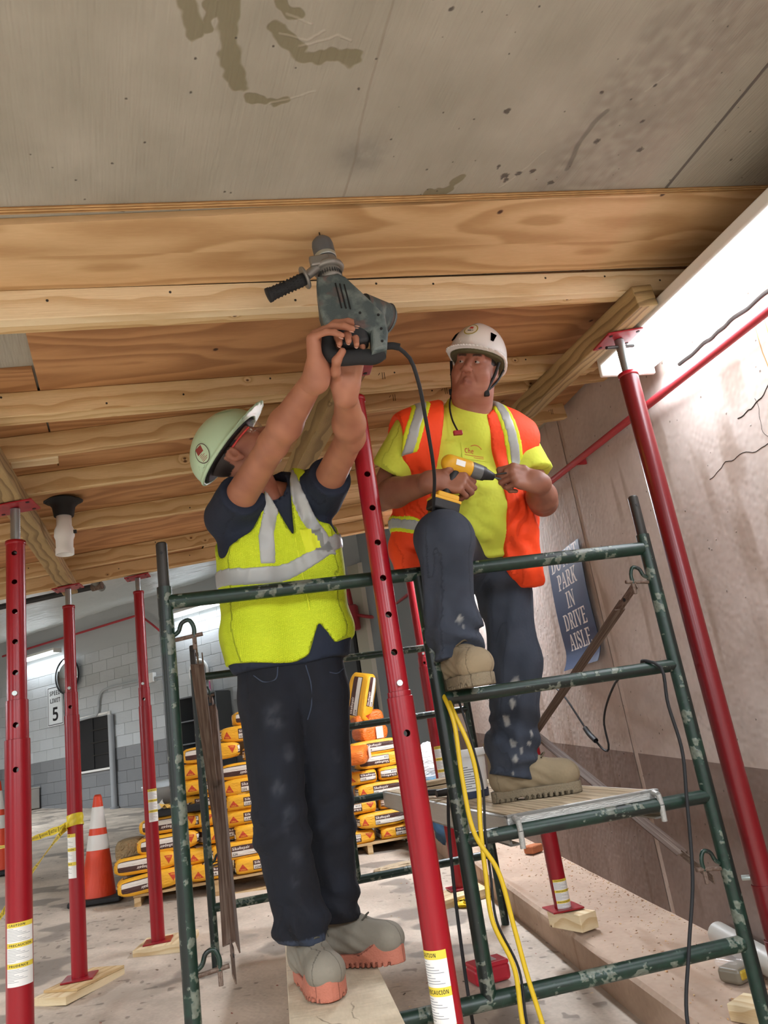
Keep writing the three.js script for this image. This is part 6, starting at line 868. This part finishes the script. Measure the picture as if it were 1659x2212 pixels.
{
  const fy = (x, z) => floorY(x, z), ky = z => floorY(1.3, z) + .157;
  const r = thing('tool_case', 'small red plastic case with a grey label on the floor behind the bottom rail', 'case', [.90, fy(.9, -3.7), -3.7]); mesh('shell', rbox(.17, .07, .12, .02, 0, .037, 0), std(0xb01c2e, .4), r); mesh('lid', rbox(.165, .02, .115, .009, 0, .075, 0), std(0xc02034, .4), r); mesh('label', rbox(.07, .004, .06, .001, 0, .086, .0, 1), std(0xb8a6a4, .5), r); r.rotation.y = .15;
  const y = thing('yellow_wrapper', 'crumpled yellow wrapper on the floor beside a timber sole', 'wrapper', [1.14, fy(1.14, -4.9) + .02, -4.9]); const g = new THREE.SphereGeometry(.05, 14, 10), p = g.attributes.position; for (let i = 0; i < p.count; i++) { const k = 1 + .8 * (hash(i % 40, 3) - .5); p.setXYZ(i, p.getX(i) * k * 1.3, p.getY(i) * k * .4, p.getZ(i) * k); } g.computeVertexNormals(); mesh('wrapper', g, std(0xe2c01e, .4, { flatShading: true }), y); mesh('print', box(.05, .002, .03, 0, .02, .01), M.black, y);
  const b = thing('brick_fragment', 'broken orange brick lying on the kerb near the wall', 'brick', [1.70, ky(-5.2), -5.2]); mesh('brick', triUV(rbox(.11, .05, .08, .012, 0, .026, 0), 4), std(0xb06a44, .9, { bumpMap: paintB, bumpScale: .004 }), b); b.rotation.y = .5;
  const v = thing('plastic_pipe', 'grey white plastic pipe lying on the kerb against the wall', 'pipe', [1.66, ky(-2.6) + .05, -2.6]); mesh('pipe', rod([.06, .03, -.55], [-.045, -.03, .6], .045, .045, 24), std(0xb9b6ae, .4), v); mesh('socket', rod([-.02, -.016, .34], [-.045, -.03, .62], .053, .053, 24), std(0xc6c4bc, .4), v); mesh('bore', rod([-.045, -.03, .615], [-.0455, -.0302, .6215], .043, .043, 24), M.black, v);
  const c = thing('clear_package', 'clear plastic clamshell package with yellow inside on the kerb', 'package', [1.585, ky(-2.84), -2.84]); mesh('tray', rbox(.11, .05, .09, .015, 0, .026, 0), std(0x7a7262, .35), c); mesh('insert', rbox(.06, .03, .05, .008, -.015, .03, .025), std(0xb2952e, .5), c); mesh('clear_lid', rbox(.115, .028, .095, .012, 0, .064, 0), new THREE.MeshPhysicalMaterial({ color: 0xffffff, transmission: .9, roughness: .08, thickness: 0 }), c); c.rotation.y = .4;
  const w = thing('wood_wedge', 'pale timber wedge on the kerb beside the near scaffold leg', 'wood block', [1.47, ky(-2.55), -2.55]); mesh('block', triUV(rbox(.11, .05, .16, .003, 0, .025, 0, 1), 1 / .9, 1 / .25, .4, 2), M.pine[0], w); w.rotation.y = .5;
  // wood chips, crumbs and dust lumps
  const cg = new THREE.BoxGeometry(1, 1, 1), mk = (name, label, n, col, fn, s0, s1) => { const im = new THREE.InstancedMesh(cg, std(0xffffff, .95), n), m = new THREE.Matrix4(), q = new THREE.Quaternion(), C = new THREE.Color(); for (let i = 0; i < n; i++) { const [x, yy, z] = fn(i); q.setFromEuler(new THREE.Euler(rr(-.3, .3), rr(0, 6.3), rr(-.3, .3))); const s = s0 * Math.pow(s1 / s0, rnd()); m.compose(V(x, yy + s * .12, z), q, V(s * rr(.6, 2.6), s * rr(.2, .6), s * rr(.5, 1))); im.setMatrixAt(i, m); im.setColorAt(i, C.set(col[Math.floor(rnd() * col.length)])); } im.name = name; im.castShadow = im.receiveShadow = true; scene.add(im); tag(im, label, 'debris', null, 'stuff'); };
  mk('wood_chips', 'wood chips and crumbs swept along the kerb against the wall', 1500, [0xc7a070, 0xb98e62, 0xd6b88c, 0x8d6a4c, 0xa88468], () => { const z = rr(-6.5, -1.6), x = wallX(z) - .01 - Math.pow(rnd(), 2.2) * .42; return [x, ky(z) - .002, z]; }, .0016, .006);
  mk('floor_debris', 'grit and wood crumbs scattered over the ramp floor', 900, [0x8a7c6c, 0x6f5c4c, 0xbba88e, 0x5c5048, 0xc9b08a, 0x8c4a3a], () => { const z = rr(-7, -1.8), x = mix(1.25, -1.6, Math.pow(rnd(), 1.4)); return [x, fy(x, z) - .002, z]; }, .002, .009);
}
renderer.render(scene, camera);
